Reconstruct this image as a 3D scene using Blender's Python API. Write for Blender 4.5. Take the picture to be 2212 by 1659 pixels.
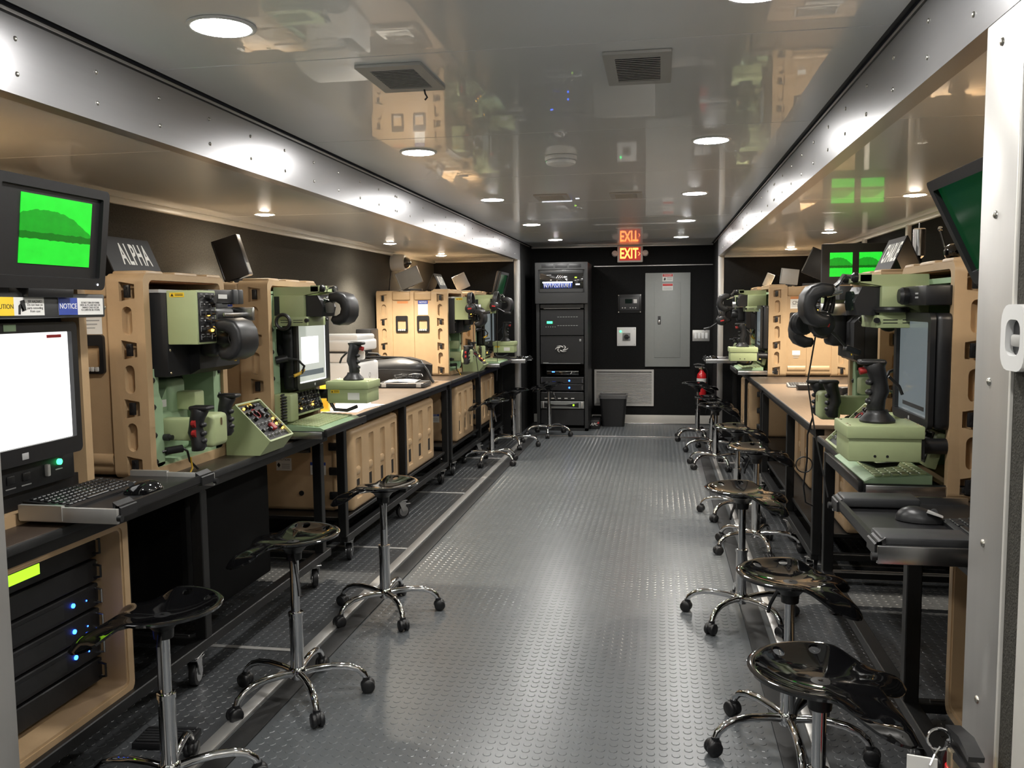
import bpy, bmesh, math, random
from mathutils import Matrix, Vector
random.seed(7)
PI = math.pi
for o in list(bpy.data.objects): bpy.data.objects.remove(o)
scene = bpy.context.scene
C = scene.collection

# ---------------------------------------------------------------- camera
YAW, PITCH, ROLL, FPX, CAMZ = -0.1696, -0.0883, -0.0101, 1864.16, 1.36
cd = bpy.data.cameras.new('camera'); cam = bpy.data.objects.new('camera', cd); C.objects.link(cam)
_f = Vector((math.sin(YAW)*math.cos(PITCH), math.cos(YAW)*math.cos(PITCH), math.sin(PITCH)))
_r = Vector((math.cos(YAW), -math.sin(YAW), 0)); _u = _r.cross(_f)
_r2 = _r*math.cos(ROLL) + _u*math.sin(ROLL); _u2 = -_r*math.sin(ROLL) + _u*math.cos(ROLL)
cam.matrix_world = Matrix(((_r2.x, _u2.x, -_f.x, 0), (_r2.y, _u2.y, -_f.y, 0), (_r2.z, _u2.z, -_f.z, CAMZ), (0, 0, 0, 1)))
cd.sensor_fit = 'HORIZONTAL'; cd.sensor_width = 36.0; cd.lens = 36.0*FPX/2212.0; cd.clip_start = 0.02
scene.camera = cam

# ---------------------------------------------------------------- world, exposure
w = bpy.data.worlds.new('world'); scene.world = w; w.use_nodes = True
w.node_tree.nodes['Background'].inputs[0].default_value = (0.02, 0.02, 0.022, 1)
w.node_tree.nodes['Background'].inputs[1].default_value = 0.3
vs = scene.view_settings
vs.view_transform = 'Standard'; vs.look = 'None'; vs.gamma = 1.0; vs.exposure = -0.25
vs.use_curve_mapping = False
MAIN_E, SLIDE_E, SLIDE_SPOT = 340.0, 260.0, 210.0      # lens radiance of the recessed lamps in the main and slide-out ceilings; watts of the narrow beam of the latter

# ---------------------------------------------------------------- materials
MATS = {}
def mat(name, col, rough=0.5, metal=0.0, var=0.0, vscale=30.0, bump=0.0, bscale=80.0, spec=0.5, coat=0.0, crough=0.05, emit=None, estr=0.0, stretch=None, trans=0.0, alpha=1.0):
    m = bpy.data.materials.new(name); m.use_nodes = True
    nt = m.node_tree; b = nt.nodes['Principled BSDF']
    b.inputs['Base Color'].default_value = (*col, 1); b.inputs['Roughness'].default_value = rough
    b.inputs['Metallic'].default_value = metal; b.inputs['Specular IOR Level'].default_value = spec
    b.inputs['Coat Weight'].default_value = coat; b.inputs['Coat Roughness'].default_value = crough
    b.inputs['Transmission Weight'].default_value = trans; b.inputs['Alpha'].default_value = alpha
    if emit:
        b.inputs['Emission Color'].default_value = (*emit, 1); b.inputs['Emission Strength'].default_value = estr
    if var or bump:
        tc = nt.nodes.new('ShaderNodeTexCoord'); src = tc.outputs['Object']
        if stretch:
            mp = nt.nodes.new('ShaderNodeMapping'); mp.inputs['Scale'].default_value = stretch
            nt.links.new(src, mp.inputs[0]); src = mp.outputs[0]
    if var:
        n = nt.nodes.new('ShaderNodeTexNoise'); n.inputs['Scale'].default_value = vscale; n.inputs['Detail'].default_value = 4
        nt.links.new(src, n.inputs['Vector'])
        r = nt.nodes.new('ShaderNodeMix'); r.data_type = 'RGBA'
        r.inputs[6].default_value = (*[c*(1-var) for c in col], 1); r.inputs[7].default_value = (*[min(1, c*(1+var)) for c in col], 1)
        nt.links.new(n.outputs['Fac'], r.inputs[0]); nt.links.new(r.outputs[2], b.inputs['Base Color'])
    if bump:
        n2 = nt.nodes.new('ShaderNodeTexNoise'); n2.inputs['Scale'].default_value = bscale; n2.inputs['Detail'].default_value = 3
        nt.links.new(src, n2.inputs['Vector'])
        bp = nt.nodes.new('ShaderNodeBump'); bp.inputs['Strength'].default_value = bump; bp.inputs['Distance'].default_value = 0.004
        nt.links.new(n2.outputs['Fac'], bp.inputs['Height']); nt.links.new(bp.outputs[0], b.inputs['Normal'])
    MATS[name] = m
    return m
M = MATS
mat('carpet_black', (0.011, 0.011, 0.011), 0.95, var=0.5, vscale=140, bump=0.8, bscale=260, spec=0.15)
mat('carpet_brown', (0.060, 0.057, 0.049), 0.95, var=0.55, vscale=130, bump=0.8, bscale=240, spec=0.15)
mat('ceiling_gloss', (0.88, 0.89, 0.89), 0.28, var=0.05, vscale=3, spec=0.6, coat=0.55, crough=0.015)
mat('slide_ceiling', (0.80, 0.83, 0.84), 0.28, var=0.05, vscale=3, spec=0.6, coat=0.6, crough=0.02)
mat('aluminium', (0.35, 0.35, 0.36), 0.32, 0.80, var=0.04, vscale=60, bump=0.02, bscale=200, stretch=(1, 0.05, 1))
mat('aluminium_grey', (0.56, 0.55, 0.53), 0.42, 0.75, var=0.04, vscale=50, bump=0.02, bscale=200, stretch=(1, 1, 0.05))
mat('trim_white', (0.72, 0.70, 0.65), 0.35, 0.2, var=0.03)
mat('steel', (0.55, 0.55, 0.55), 0.25, 1.0, var=0.08, vscale=60)
mat('chrome', (0.78, 0.78, 0.79), 0.06, 1.0)
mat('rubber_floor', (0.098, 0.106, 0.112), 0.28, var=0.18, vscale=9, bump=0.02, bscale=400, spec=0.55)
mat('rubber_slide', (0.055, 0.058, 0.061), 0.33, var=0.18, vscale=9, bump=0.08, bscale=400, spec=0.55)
mat('rubber_black', (0.014, 0.014, 0.014), 0.6, var=0.3, bump=0.1)
mat('baseboard', (0.50, 0.48, 0.44), 0.45, var=0.05)
mat('tan', (0.45, 0.31, 0.175), 0.42, var=0.07, vscale=22, bump=0.06, bscale=160, spec=0.45)
mat('tan_dark', (0.50, 0.20, 0.07), 0.55, var=0.1)
mat('black_plastic', (0.012, 0.012, 0.013), 0.38, var=0.2, vscale=60, bump=0.03)
mat('black_matte', (0.007, 0.007, 0.008), 0.55, var=0.3, bump=0.05)
mat('black_gloss', (0.004, 0.004, 0.0045), 0.06, spec=0.6, coat=0.7, crough=0.03)
mat('black_rubber', (0.013, 0.013, 0.014), 0.42, var=0.2, vscale=40)
mat('dark_grey', (0.035, 0.036, 0.038), 0.45, var=0.15)
mat('rack_grey', (0.017, 0.0175, 0.018), 0.45, var=0.15)
mat('void_black', (0.005, 0.005, 0.005), 0.8, spec=0.1, var=0.1)
mat('grey_panel', (0.25, 0.26, 0.25), 0.5, var=0.05)
mat('grey_slab', (0.21, 0.205, 0.20), 0.5, var=0.08)
mat('grey_light', (0.45, 0.44, 0.42), 0.5, var=0.05)
mat('green', (0.37, 0.43, 0.225), 0.48, var=0.05, vscale=25, bump=0.03)
mat('green_teal', (0.30, 0.43, 0.26), 0.48, var=0.05, vscale=25, bump=0.03)
mat('wood_top', (0.052, 0.037, 0.027), 0.36, var=0.35, vscale=9, stretch=(9, 0.8, 9), spec=0.5, bump=0.03)
mat('wood_top_light', (0.19, 0.135, 0.092), 0.36, var=0.22, vscale=9, stretch=(9, 0.8, 9), spec=0.5, bump=0.03)
mat('frame_black', (0.010, 0.010, 0.010), 0.4, 0.3, var=0.2)
mat('white_plastic', (0.78, 0.78, 0.77), 0.4, var=0.02)
mat('paper', (0.82, 0.81, 0.78), 0.7, var=0.02)
mat('label_white', (0.70, 0.69, 0.66), 0.6, var=0.02)
mat('label_blue', (0.03, 0.06, 0.30), 0.5, var=0.02)
mat('label_yellow', (0.80, 0.55, 0.03), 0.5, var=0.02)
mat('label_red', (0.55, 0.03, 0.03), 0.5, var=0.02)
mat('ink_white', (0.85, 0.84, 0.80), 0.6)
mat('ink_black', (0.012, 0.012, 0.012), 0.6)
mat('ink_grey', (0.35, 0.35, 0.35), 0.6)
mat('red_plastic', (0.30, 0.018, 0.018), 0.4, var=0.05)
mat('red_paint', (0.60, 0.02, 0.025), 0.25, var=0.05, coat=0.5)
mat('yellow_plastic', (0.75, 0.45, 0.03), 0.5)
mat('screw', (0.55, 0.53, 0.48), 0.3, 1.0)
mat('brass', (0.62, 0.52, 0.34), 0.3, 1.0)
mat('glass_dark', (0.010, 0.02, 0.016), 0.08, spec=0.6, coat=0.6)
mat('smoke_glass', (0.01, 0.01, 0.01), 0.05, spec=0.7, coat=0.8)
mat('lens_emit', (0.9, 0.9, 0.88), 0.5, emit=(1.0, 0.98, 0.94), estr=MAIN_E)
mat('lens_warm', (0.9, 0.9, 0.85), 0.5, emit=(1.0, 0.89, 0.73), estr=SLIDE_E)
mat('screen_white', (0.8, 0.8, 0.8), 0.4, emit=(1.0, 1.0, 1.0), estr=1.5)
mat('screen_pale', (0.3, 0.3, 0.3), 0.3, emit=(0.85, 0.92, 0.80), estr=0.5)
mat('screen_grey', (0.03, 0.03, 0.03), 0.2, emit=(0.42, 0.50, 0.52), estr=0.34)
mat('screen_dark_green', (0.004, 0.012, 0.006), 0.15, emit=(0.0, 0.12, 0.03), estr=0.25)
mat('led_blue', (0.0, 0.02, 0.2), 0.4, emit=(0.02, 0.10, 1.0), estr=14)
mat('led_green', (0.0, 0.2, 0.05), 0.4, emit=(0.05, 1.0, 0.25), estr=5)
mat('led_lime', (0.2, 0.4, 0.02), 0.4, emit=(0.45, 1.0, 0.03), estr=1.6)
mat('led_amber', (0.4, 0.2, 0.02), 0.4, emit=(1.0, 0.50, 0.06), estr=7)
mat('led_white', (0.5, 0.5, 0.55), 0.4, emit=(0.85, 0.9, 1.0), estr=3)
mat('exit_face', (0.5, 0.05, 0.04), 0.4, emit=(1.0, 0.06, 0.04), estr=0.35)
mat('exit_letters', (0.9, 0.3, 0.1), 0.4, emit=(1.0, 0.22, 0.05), estr=5.0)
mat('exit_body', (0.62, 0.55, 0.50), 0.45, var=0.03)
mat('bag_clear', (0.5, 0.5, 0.5), 0.15, trans=0.6, alpha=0.5, spec=0.6)

def screen_landscape(name):
    # green sight picture: bright sky, a dome-shaped hill, a dark tree line, bright plain (a screen image, so it emits)
    m = bpy.data.materials.new(name); m.use_nodes = True; nt = m.node_tree; b = nt.nodes['Principled BSDF']
    tc = nt.nodes.new('ShaderNodeTexCoord'); sp = nt.nodes.new('ShaderNodeSeparateXYZ'); nt.links.new(tc.outputs['Generated'], sp.inputs[0])
    def math_(op, a, bb):
        n = nt.nodes.new('ShaderNodeMath'); n.operation = op
        for i, v in enumerate((a, bb)):
            if isinstance(v, (int, float)): n.inputs[i].default_value = v
            else: nt.links.new(v, n.inputs[i])
        return n.outputs[0]
    no = nt.nodes.new('ShaderNodeTexNoise'); no.inputs['Scale'].default_value = 9; nt.links.new(tc.outputs['Generated'], no.inputs['Vector'])
    z = math_('ADD', sp.outputs['Z'], math_('MULTIPLY', math_('SUBTRACT', no.outputs['Fac'], 0.5), 0.07))
    dx = math_('SUBTRACT', sp.outputs['X'], 0.36)
    hill = math_('SUBTRACT', 0.80, math_('MULTIPLY', math_('MULTIPLY', dx, dx), 0.75))
    sky = math_('GREATER_THAN', z, hill)
    band = math_('MULTIPLY', math_('GREATER_THAN', z, 0.36), math_('LESS_THAN', z, 0.46))
    plain = math_('LESS_THAN', z, 0.36)
    val = math_('ADD', math_('ADD', math_('MULTIPLY', sky, 0.62), math_('MULTIPLY', plain, 0.55)), 0.40)
    val = math_('SUBTRACT', val, math_('MULTIPLY', band, 0.25))
    val = math_('MULTIPLY', val, math_('ADD', 0.75, math_('MULTIPLY', no.outputs['Fac'], 0.5)))
    b.inputs['Base Color'].default_value = (0.0, 0.05, 0.0, 1); b.inputs['Roughness'].default_value = 0.3
    b.inputs['Emission Color'].default_value = (0.03, 1.0, 0.05, 1)
    nt.links.new(val, b.inputs['Emission Strength'])
    MATS[name] = m
screen_landscape('screen_green')

# ---------------------------------------------------------------- mesh helpers
_rb = {}
class MB:
    def __init__(s): s.v = []; s.f = []
    def add(s, vs_, fs, T=None):
        o = len(s.v)
        if T is not None: vs_ = [T @ Vector(p) for p in vs_]
        s.v += [tuple(p) for p in vs_]; s.f += [tuple(i+o for i in f) for f in fs]; return s
    def box(s, x0, x1, y0, y1, z0, z1, T=None):
        return s.add([(x0,y0,z0),(x1,y0,z0),(x1,y1,z0),(x0,y1,z0),(x0,y0,z1),(x1,y0,z1),(x1,y1,z1),(x0,y1,z1)],
                     [(0,3,2,1),(4,5,6,7),(0,1,5,4),(1,2,6,5),(2,3,7,6),(3,0,4,7)], T)
    def rbox(s, x0, x1, y0, y1, z0, z1, r=0.006, seg=2, T=None):
        sx, sy, sz = x1-x0, y1-y0, z1-z0; r = min(r, sx*.49, sy*.49, sz*.49)
        k = (round(sx,4), round(sy,4), round(sz,4), round(r,4), seg)
        if k not in _rb:
            bm = bmesh.new(); bmesh.ops.create_cube(bm, size=1)
            for v in bm.verts: v.co = Vector((v.co.x*sx, v.co.y*sy, v.co.z*sz))
            bmesh.ops.bevel(bm, geom=bm.edges[:], offset=r, segments=seg, profile=0.5, affect='EDGES')
            bm.verts.index_update()
            _rb[k] = ([tuple(v.co) for v in bm.verts], [tuple(v.index for v in f.verts) for f in bm.faces]); bm.free()
        vs_, fs = _rb[k]; cx, cy, cz = (x0+x1)/2, (y0+y1)/2, (z0+z1)/2
        return s.add([(a+cx, b+cy, c+cz) for a, b, c in vs_], fs, T)
    def cyl(s, p, q, r, r2=None, n=14, T=None):
        return s.tube([p, q], r, n, r2=r2, T=T)
    def tube(s, pts, r, n=8, r2=None, T=None, closed=False):
        pts = [Vector(p) for p in pts]; L = len(pts); rings = []; up = None
        rr = r if isinstance(r, (list, tuple)) else [r + ((r2-r)*i/(L-1) if r2 is not None else 0) for i in range(L)]
        for i, p in enumerate(pts):
            if closed: d = pts[(i+1) % L] - pts[i-1]
            elif i == 0: d = pts[1]-pts[0]
            elif i == L-1: d = pts[-1]-pts[-2]
            else: d = (pts[i+1]-p).normalized() + (p-pts[i-1]).normalized()
            d = d.normalized() if d.length > 1e-9 else Vector((0, 0, 1))
            if up is None: up = Vector((0, 0, 1)) if abs(d.z) < .9 else Vector((1, 0, 0))
            a = d.cross(up)
            if a.length < 1e-6: a = d.orthogonal()
            a.normalize(); b = a.cross(d).normalized(); up = b
            rings.append([p + (a*math.cos(2*PI*k/n) + b*math.sin(2*PI*k/n))*rr[i] for k in range(n)])
        vs_ = [tuple(v) for R_ in rings for v in R_]; fs = []
        for i in range(L if closed else L-1):
            j = (i+1) % L
            for k in range(n): fs.append((i*n+k, i*n+(k+1) % n, j*n+(k+1) % n, j*n+k))
        if not closed: fs += [tuple(range(n-1, -1, -1)), tuple((L-1)*n+k for k in range(n))]
        return s.add(vs_, fs, T)
    def lathe(s, prof, n=20, T=None):
        vs_ = []; fs = []; L = len(prof)
        for r, z in prof: vs_ += [(r*math.cos(2*PI*k/n), r*math.sin(2*PI*k/n), z) for k in range(n)]
        for i in range(L-1):
            for k in range(n): fs.append((i*n+k, i*n+(k+1) % n, (i+1)*n+(k+1) % n, (i+1)*n+k))
        if prof[0][0] > 1e-6: fs.append(tuple(range(n-1, -1, -1)))
        if prof[-1][0] > 1e-6: fs.append(tuple((L-1)*n+k for k in range(n)))
        return s.add(vs_, fs, T)
    def prism(s, poly, a0, a1, axis='x', T=None):
        def P(p, a): return {'x': (a, p[0], p[1]), 'y': (p[0], a, p[1]), 'z': (p[0], p[1], a)}[axis]
        n = len(poly)
        return s.add([P(p, a0) for p in poly] + [P(p, a1) for p in poly],
                     [tuple(range(n-1, -1, -1)), tuple(range(n, 2*n))] + [(i, (i+1) % n, n+(i+1) % n, n+i) for i in range(n)], T)
    def ring(s, outer, inner, a0, a1, axis='y', T=None):
        def P(p, a): return {'x': (a, p[0], p[1]), 'y': (p[0], a, p[1]), 'z': (p[0], p[1], a)}[axis]
        n = len(outer); vs_ = [P(p, a) for a in (a0, a1) for pl in (outer, inner) for p in pl]; fs = []
        for i in range(n):
            j = (i+1) % n
            fs += [(i, j, n+j, n+i), (2*n+j, 2*n+i, 3*n+i, 3*n+j), (j, i, 2*n+i, 2*n+j), (n+i, n+j, 3*n+j, 3*n+i)]
        return s.add(vs_, fs, T)
    def ball(s, c, rx, ry=None, rz=None, n=14, m=8, T=None):
        ry = rx if ry is None else ry; rz = rx if rz is None else rz
        vs_ = [(c[0], c[1], c[2]-rz)]; fs = []
        for i in range(1, m):
            a = -PI/2 + PI*i/m
            vs_ += [(c[0]+rx*math.cos(a)*math.cos(2*PI*k/n), c[1]+ry*math.cos(a)*math.sin(2*PI*k/n), c[2]+rz*math.sin(a)) for k in range(n)]
        vs_.append((c[0], c[1], c[2]+rz)); e = len(vs_)-1
        for k in range(n):
            fs.append((0, 1+(k+1) % n, 1+k)); fs.append((e, 1+(m-2)*n+k, 1+(m-2)*n+(k+1) % n))
            for i in range(m-2): fs.append((1+i*n+k, 1+i*n+(k+1) % n, 1+(i+1)*n+(k+1) % n, 1+(i+1)*n+k))
        return s.add(vs_, fs, T)
    def torus(s, c, R_, r, axis='z', n=24, k=8, T=None):
        pts = []
        for i in range(n):
            a = 2*PI*i/n; u, v_ = R_*math.cos(a), R_*math.sin(a)
            pts.append({'z': (c[0]+u, c[1]+v_, c[2]), 'y': (c[0]+u, c[1], c[2]+v_), 'x': (c[0], c[1]+u, c[2]+v_)}[axis])
        return s.tube(pts, r, k, closed=True, T=T)
    def mesh(s, name, m=None, angle=35):
        me = bpy.data.meshes.new(name); me.from_pydata(s.v, [], s.f)
        bm = bmesh.new(); bm.from_mesh(me); bmesh.ops.recalc_face_normals(bm, faces=bm.faces[:]); bm.to_mesh(me); bm.free()
        me.polygons.foreach_set('use_smooth', [True]*len(me.polygons)); me.set_sharp_from_angle(angle=math.radians(angle))
        if m: me.materials.append(MATS[m] if isinstance(m, str) else m)
        return me
    def build(s, name, m, parent=None, angle=35, **kw):
        return link(name, s.mesh(name, m, angle), parent, **kw)
def link(name, me, parent=None, label=None):
    o = bpy.data.objects.new(name, me); C.objects.link(o)
    if parent is not None: o.parent = parent
    if label: o['label'] = label
    return o
def rrect(x0, x1, z0, z1, r, n=5):
    out = []
    for cx, cz, a0 in ((x1-r, z1-r, 0), (x0+r, z1-r, PI/2), (x0+r, z0+r, PI), (x1-r, z0+r, 3*PI/2)):
        for i in range(n): a = a0 + PI/2*i/(n-1); out.append((cx+r*math.cos(a), cz+r*math.sin(a)))
    return out
def bevel_prism(poly, a0, a1, axis, r, T=None, seg=3):
    q = MB().prism(poly, a0, a1, axis); me = bpy.data.meshes.new('b'); me.from_pydata(q.v, [], q.f)
    bm = bmesh.new(); bm.from_mesh(me); bmesh.ops.recalc_face_normals(bm, faces=bm.faces[:])
    n = len(poly); caps = [f for f in bm.faces if len(f.verts) == n]
    es = {e for f in caps for e in f.edges}
    bmesh.ops.bevel(bm, geom=list(es), offset=r, segments=seg, profile=.5, affect='EDGES', clamp_overlap=True)
    bm.verts.index_update(); out = MB().add([tuple(v.co) for v in bm.verts], [tuple(v.index for v in f.verts) for f in bm.faces], T)
    bm.free(); bpy.data.meshes.remove(me); return out
def capsule(cx, cz, rx, hz, n=6):
    return [(cx+rx*math.cos(PI*i/n), cz+hz-rx+rx*math.sin(PI*i/n)) for i in range(n+1)] + [(cx+rx*math.cos(PI+PI*i/n), cz-hz+rx+rx*math.sin(PI+PI*i/n)) for i in range(n+1)]
def thing(name, label, cat, loc=(0, 0, 0), rz=0, group=None):
    o = bpy.data.objects.new(name, None); C.objects.link(o); o.empty_display_size = 0.05
    o.location = loc; o.rotation_euler = (0, 0, rz); o['label'] = label; o['category'] = cat
    if group: o['group'] = group
    return o
def tag(o, label, cat, group=None):
    o['label'] = label; o['category'] = cat
    if group: o['group'] = group
    return o
def struct(o): o['kind'] = 'structure'; return o
def copy_tree(o, parent=None, mesh=True):
    c = o.copy(); C.objects.link(c); c.parent = parent
    for ch in o.children: copy_tree(ch, c)
    return c
def boolean(mb, cut, name, m, angle=35):
    a = bpy.data.objects.new('tmp_a', mb.mesh('tmp_a')); b = bpy.data.objects.new('tmp_b', cut.mesh('tmp_b'))
    C.objects.link(a); C.objects.link(b)
    md = a.modifiers.new('b', 'BOOLEAN'); md.object = b; md.operation = 'DIFFERENCE'; md.solver = 'EXACT'
    dg = bpy.context.evaluated_depsgraph_get(); me = bpy.data.meshes.new_from_object(a.evaluated_get(dg)); me.name = name
    bpy.data.objects.remove(a); bpy.data.objects.remove(b)
    me.materials.clear(); me.materials.append(MATS[m])
    me.polygons.foreach_set('material_index', [0]*len(me.polygons))
    me.polygons.foreach_set('use_smooth', [True]*len(me.polygons)); me.set_sharp_from_angle(angle=math.radians(angle))
    return me
def text(s, size, m, parent, T, name='lettering', sx=1.0, align='CENTER', depth=0.0004, label=None, spacing=1.0, shear=0.0, bold=0.0):
    cu = bpy.data.curves.new('t', 'FONT'); cu.body = s; cu.size = size; cu.align_x = align; cu.align_y = 'CENTER'; cu.extrude = depth
    cu.space_character = spacing; cu.space_line = 0.9; cu.shear = shear; cu.offset = bold; cu.resolution_u = 3
    o = bpy.data.objects.new('t', cu); C.objects.link(o)
    dg = bpy.context.evaluated_depsgraph_get(); me = bpy.data.meshes.new_from_object(o.evaluated_get(dg))
    bpy.data.objects.remove(o); bpy.data.curves.remove(cu)
    me.transform(T @ Matrix.Diagonal((sx, 1, 1, 1))); me.name = name
    me.materials.clear(); me.materials.append(MATS[m])
    return link(name, me, parent, label=label)
# frames for flat writing: text x axis, text up axis, normal
def frame(o, xa, up):
    xa = Vector(xa).normalized(); up = Vector(up).normalized(); n = xa.cross(up)
    return Matrix(((xa.x, up.x, n.x, o[0]), (xa.y, up.y, n.y, o[1]), (xa.z, up.z, n.z, o[2]), (0, 0, 0, 1)))
def Tr(x, y, z): return Matrix.Translation((x, y, z))
def Rx(a): return Matrix.Rotation(a, 4, 'X')
def Ry(a): return Matrix.Rotation(a, 4, 'Y')
def Rz(a): return Matrix.Rotation(a, 4, 'Z')
# ================================================================ the room
XL, XR, YN, YF, YB, ZC = -1.4745, 0.5925, 1.72, 9.12, 10.06, 2.06
SL, SR, ZS, YS0, YS1 = -2.40, 1.53, 1.868, 1.66, 9.10      # slide-outs: far walls, ceiling, end walls
Y0 = -1.4

def studs(name, x0, x1, y0, y1, z, m, parent, p=0.038, r=0.0135, h=0.0013, n=9):
    vs_ = []; fs = []
    nx, ny = int((x1-x0)/p), int((y1-y0)/p)
    ring0 = [(math.cos(2*PI*k/n), math.sin(2*PI*k/n)) for k in range(n)]
    for i in range(nx):
        for j in range(ny):
            cx, cy, o = x0+p*(i+.5), y0+p*(j+.5), len(vs_)
            vs_ += [(cx+r*a, cy+r*b, z) for a, b in ring0] + [(cx+(r-.0016)*a, cy+(r-.0016)*b, z+h) for a, b in ring0]
            fs += [(o+k, o+(k+1) % n, o+n+(k+1) % n, o+n+k) for k in range(n)] + [tuple(o+n+k for k in range(n))]
    me = bpy.data.meshes.new(name); me.from_pydata(vs_, [], fs); me.materials.append(MATS[m])
    o = link(name, me, parent); o['kind'] = 'stuff'; return o

fl = struct(MB().box(-1.352, 0.468, Y0, YB, -0.05, 0).build('floor', 'rubber_floor'))
studs('floor_studs', -1.255, 0.36, 1.7, 8.95, 0, 'rubber_floor', fl)
studs('floor_studs', -0.70, 0.45, 9.06, 10.0, 0, 'rubber_floor', fl)
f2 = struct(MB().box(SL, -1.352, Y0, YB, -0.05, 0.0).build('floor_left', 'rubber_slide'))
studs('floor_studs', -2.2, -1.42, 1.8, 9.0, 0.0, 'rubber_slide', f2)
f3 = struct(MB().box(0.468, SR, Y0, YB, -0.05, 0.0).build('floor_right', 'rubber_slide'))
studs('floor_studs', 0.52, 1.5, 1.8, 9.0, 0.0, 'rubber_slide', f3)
# threshold bars and rubber ramps beside the slide-out floors
tn = [0]
def trim(x0, x1, y0, y1, z0, z1, m, r=0.003):
    tn[0] += 1
    return struct(MB().rbox(x0, x1, y0, y1, z0, z1, r).build('trim_%d' % tn[0], m))
trim(-1.400, -1.352, Y0, 9.0, 0.0, 0.012, 'aluminium_grey')
trim(-1.345, -1.268, Y0, 9.0, 0.0, 0.006, 'rubber_black')
trim(0.470, 0.500, 2.2, 9.0, 0.0, 0.010, 'aluminium_grey')
trim(0.366, 0.446, Y0, 9.0, 0.0, 0.008, 'rubber_black')
for y in (3.15, 4.63, 6.11, 7.59): trim(-2.3, -1.402, y-.012, y+.012, 0.0, 0.005, 'aluminium_grey', .002)
for y in (4.63, 6.11, 7.59): trim(0.505, 1.45, y-.012, y+.012, 0.0, 0.005, 'aluminium_grey', .002)
trim(-1.45, 0.57, 8.985, 9.012, 0.0, 0.012, 'steel')
trim(-1.45, 0.57, 9.018, 9.040, 0.0, 0.008, 'steel')

# walls
def wall(name, x0, x1, y0, y1, z0, z1, m): return struct(MB().box(x0, x1, y0, y1, z0, z1).build(name, m))
wall('wall_back', SL, SR, YB, YB+.08, -.05, 2.12, 'carpet_black')
wall('wall_front', SL, SR, Y0-.08, Y0, -.05, 2.12, 'carpet_black')
wl = wall('wall_left', SL-.06, SL, YS0, YS1, 0, ZS, 'carpet_brown')
wr = wall('wall_right', SR, SR+.06, YS0, YS1, 0, ZS, 'carpet_black')
wall('wall_left_far_end', SL, XL-.052, YS1, YS1+.06, 0, ZS, 'carpet_black')
wall('wall_right_far_end', XR+.052, SR, YS1, YS1+.06, 0, ZS, 'carpet_black')
wall('wall_left_near_end', SL, XL-.01, YS0-.06, YS0, 0, ZS, 'carpet_black')
wall('wall_right_near_end', XR+.04, SR, YS0-.06, YS0, 0, ZS, 'carpet_black')
wall('wall_left_beyond', XL-.06, XL, 9.21, YB, 0, ZC, 'carpet_black')
wall('wall_right_beyond', XR, XR+.06, 9.21, YB, 0, ZC, 'carpet_black')
wall('wall_left_entry', XL-.06, XL, Y0, 1.58, 0, ZC, 'aluminium_grey')
trim(XR-.003, XR+.03, 1.586, 1.596, 0, ZC, 'trim_white')
wall('wall_right_seal', XR+.002, XR+.05, 1.515, 1.584, 0, ZC, 'carpet_brown')
wall('wall_right_entry', XR-.004, XR+.05, Y0, 1.514, 0, ZC, 'trim_white')

# ceilings: glossy panels with fine joints under a dark backing
def ceiling(name, x0, x1, ys, z, m, joint):
    c = struct(MB().box(x0-.02, x1+.02, ys[0], ys[-1], z+.006, z+.05).build(name, joint))
    for a, b in zip(ys[:-1], ys[1:]): MB().rbox(x0, x1, a+.0025, b-.0025, z, z+.0058, .0012, 1).build('ceiling_panel', m, c)
    return c
ceiling('ceiling', XL+.02, XR-.02, [Y0, .08, 1.23, 2.375, 3.52, 4.65, 5.80, 6.95, 8.1, 9.25, YB], ZC, 'ceiling_gloss', 'dark_grey')
ceiling('ceiling_left', SL, XL-.03, [YS0, 2.58, 4.44, 6.30, 8.16, YS1], ZS, 'slide_ceiling', 'trim_white')
ceiling('ceiling_right', XR+.03, SR, [YS0, 2.58, 4.44, 6.30, 8.16, YS1], ZS, 'slide_ceiling', 'trim_white')

# riveted aluminium beams along both slide-out openings
def rivet_mesh():
    m = MB(); m.lathe([(0.0062, 0), (0.0060, .0012), (0.0045, .0028), (0.0018, .0038), (0, .004)], 10); return m.mesh('rivet', 'screw')
RIV = rivet_mesh()
def beam(name, X, s):
    # s = +1: face looks to +x (left beam), -1: right beam
    b = MB(); b.box(X-.012*s, X, Y0, 9.20, 1.864, 2.0415); b.box(X-.052*s, X-.012*s, Y0, 9.12, 1.864, 1.876)
    o = struct(b.build(name, 'aluminium'))
    MB().box(X-.02*s, X-.004*s, Y0, 9.9, 2.0415, 2.0475).build('seal', 'rubber_black', o)
    MB().box(X-.02*s, X+.002*s, Y0, 9.9, 2.0475, 2.0555).build('rail', 'aluminium_grey', o)
    MB().box(X-.02*s, X+.000*s, Y0, 9.9, 2.0555, 2.0605).build('seal', 'rubber_black', o)
    ys = [1.84 + .2925*i for i in range(26)] + [4.795, 7.42]
    for y in ys:
        if y > 9.15: continue
        for z in (1.992, 1.912):
            r = link('rivet', RIV, o); r.location = (X, y, z); r.rotation_euler = (0, PI/2*s, 0)
    return o
beam('beam_left', XL, 1); beam('beam_right', XR, -1)
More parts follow.
